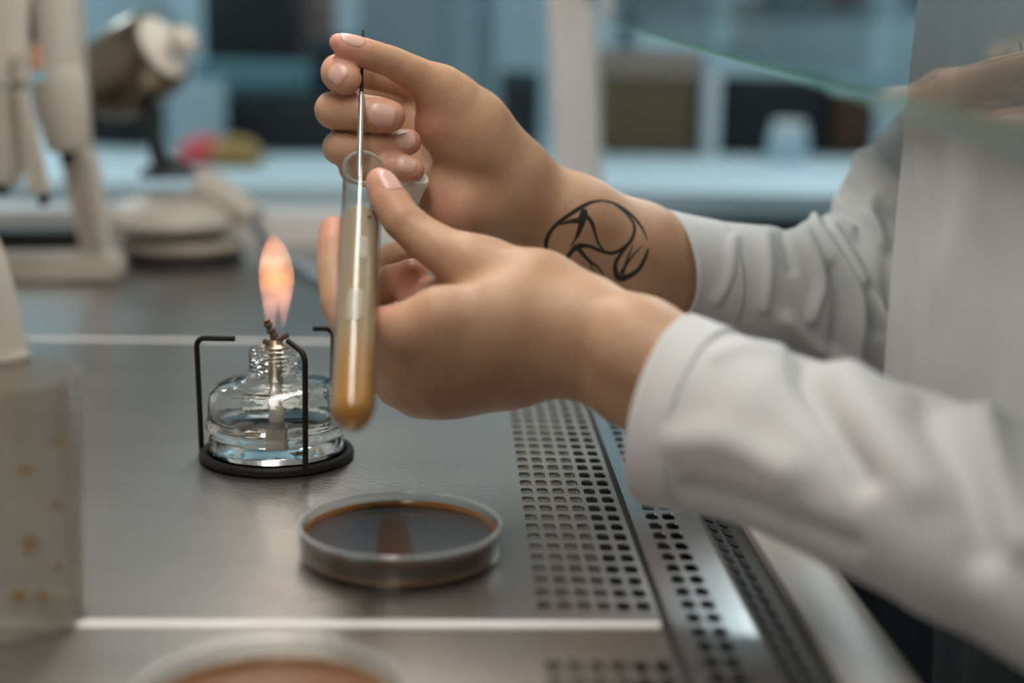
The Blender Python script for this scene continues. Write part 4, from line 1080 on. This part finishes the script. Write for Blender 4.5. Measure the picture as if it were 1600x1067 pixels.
lathe('jar_lid', [(0, .075), (.028, .075), (.030, .072), (.030, .058), (0, .058)], jb, 'white', jar, 32)
# left of the hands
px_box('dark_centrifuge', 318, 455, -40, 98, 2.95, 0.22, 'navy', 'large dark instrument on bench left of the hands', 'instrument', 'bench_dark')
px_box('teal_analyser', 300, 478, 98, 147, 2.70, 0.14, 'teal_m', 'low teal fronted instrument under the large dark one', 'instrument', 'teal_m', base=None)
px_box('pale_blue_carton', 258, 340, 128, 196, 2.55, 0.10, 'teal_l', 'pale blue carton on the bench behind the lamp stem', 'carton')
px_box('black_case', 345, 540, 150, 200, 2.65, 0.19, 'navy', 'flat black case on the bench right of the pale carton', 'case')
px_box('dark_cupboard', 110, 252, 120, 196, 2.75, 0.25, 'navy', 'dark box on the bench behind the lamp head', 'box', 'black')
px_box('dark_monitor', 480, 560, 60, 198, 2.86, 0.05, 'teal_d', 'dark teal monitor on the bench behind the far fingers', 'monitor', 'navy')
px_box('beige_bottle_crate', 470, 520, -20, 86, 3.12, 0.10, 'pink', 'dusty pink upright carton above the dark monitor', 'carton')
px_box('blue_cabinet', 120, 262, -60, 118, 3.10, 0.20, 'paleblue', 'pale blue wall cabinet behind the lamp head', 'cabinet', 'paleblue')
px_box('teal_kettle', 782, 846, 112, 196, 2.60, 0.14, 'teal_d', 'dark teal canister on the bench left of the post', 'canister', 'navy')
px_box('pale_locker', 772, 850, -80, 108, 3.12, 0.18, 'paleblue', 'pale blue tall locker left of the corner post', 'locker')
px_box('grey_locker', 560, 680, -80, 140, 3.14, 0.18, 'greywall', 'grey tall locker behind the far thumb', 'locker')
px_box('slate_locker', 684, 770, -80, 175, 3.18, 0.16, 'teal_l', 'slate blue tall locker between grey and pale lockers', 'locker')
# red and ochre snack bag
bgc = W(352, 228, 2.36); bgc[2] = ZB
bag = empty('two_tone_pouch', bgc, 'red and ochre pouch lying on the white bench', 'pouch')
for nm, dx, mt in (('red_half', -0.032, 'red'), ('ochre_half', 0.020, 'ochre')):
    lathe(nm, [(0, 0), (.036, 0), (.046, .012), (.042, .030), (.026, .044), (0, .050)], bgc+np.array([dx, 0.0 if dx < 0 else -0.02, 0]), mt, bag, 28)
# bottles and boxes on the reagent shelf, right of the post
cols = ['teal_d', 'teal_m', 'teal_l', 'paleblue', 'navy', 'greywall', 'white', 'teal_m', 'teal_l']
names = {'teal_d': 'dark teal', 'teal_m': 'teal', 'teal_l': 'grey teal', 'paleblue': 'pale blue', 'navy': 'near-black', 'greywall': 'slate grey', 'white': 'white', 'pink': 'dusty pink', 'red': 'red'}
order = ['first', 'second', 'third', 'fourth', 'fifth', 'sixth', 'seventh', 'eighth', 'ninth', 'tenth', 'eleventh']
x = 0.40; k = 0
seq = ['teal_d', 'teal_l', 'paleblue', 'teal_m', 'teal_l', 'pink', 'paleblue', 'teal_d', 'teal_m', 'red', 'white']
for mt in seq:
    w_ = 0.062+0.02*((k*7) % 3)/2; hgt = 0.13+0.02*((k*5) % 4)
    z0 = SZ[0]+0.022; c = np.array([x+w_/2, 3.20, z0])
    t = empty('reagent_bottle', c, f'{names[mt]} reagent bottle, {order[k]} from the post on the lower shelf', 'bottle', 'reagent bottles on the lower shelf')
    r = w_/2
    lathe('bottle_body', [(0, 0), (r*.95, 0), (r, .004), (r, hgt*.62), (r*.8, hgt*.74), (r*.42, hgt*.82), (r*.42, hgt*.86), (0, hgt*.86)], c, mt, t, 24)
    lathe('cap', [(0, hgt), (r*.5, hgt), (r*.52, hgt*.97), (r*.52, hgt*.86), (0, hgt*.86)], c, 'white' if k % 3 else 'blue', t, 20)
    x += w_+0.012; k += 1

# ceiling luminaires of the room (their light comes from the area lamps at the top)
m, nt, b = newmat('diffuser_glow'); b.inputs['Emission Color'].default_value = (0.86, 0.96, 1, 1); b.inputs['Emission Strength'].default_value = 4.0; MAT['diff'] = m
for i, lx in enumerate((-1.7, 1.2)):
    for j, ly in enumerate((1.3, 3.6)):
        t = empty('ceiling_light', (lx, ly, Z_CEIL-0.03), f'{("left", "right")[i]} row ceiling light panel, {("nearer", "farther")[j]} one', 'light', 'ceiling light panels')
        relparent(box('frame', (lx-0.33, ly-0.63, Z_CEIL-0.03), (lx+0.33, ly+0.63, Z_CEIL-0.002), 'cabinet_white', bevel=0.004), t)
        relparent(box('diffuser', (lx-0.30, ly-0.60, Z_CEIL-0.034), (lx+0.30, ly+0.60, Z_CEIL-0.03), 'diff'), t)
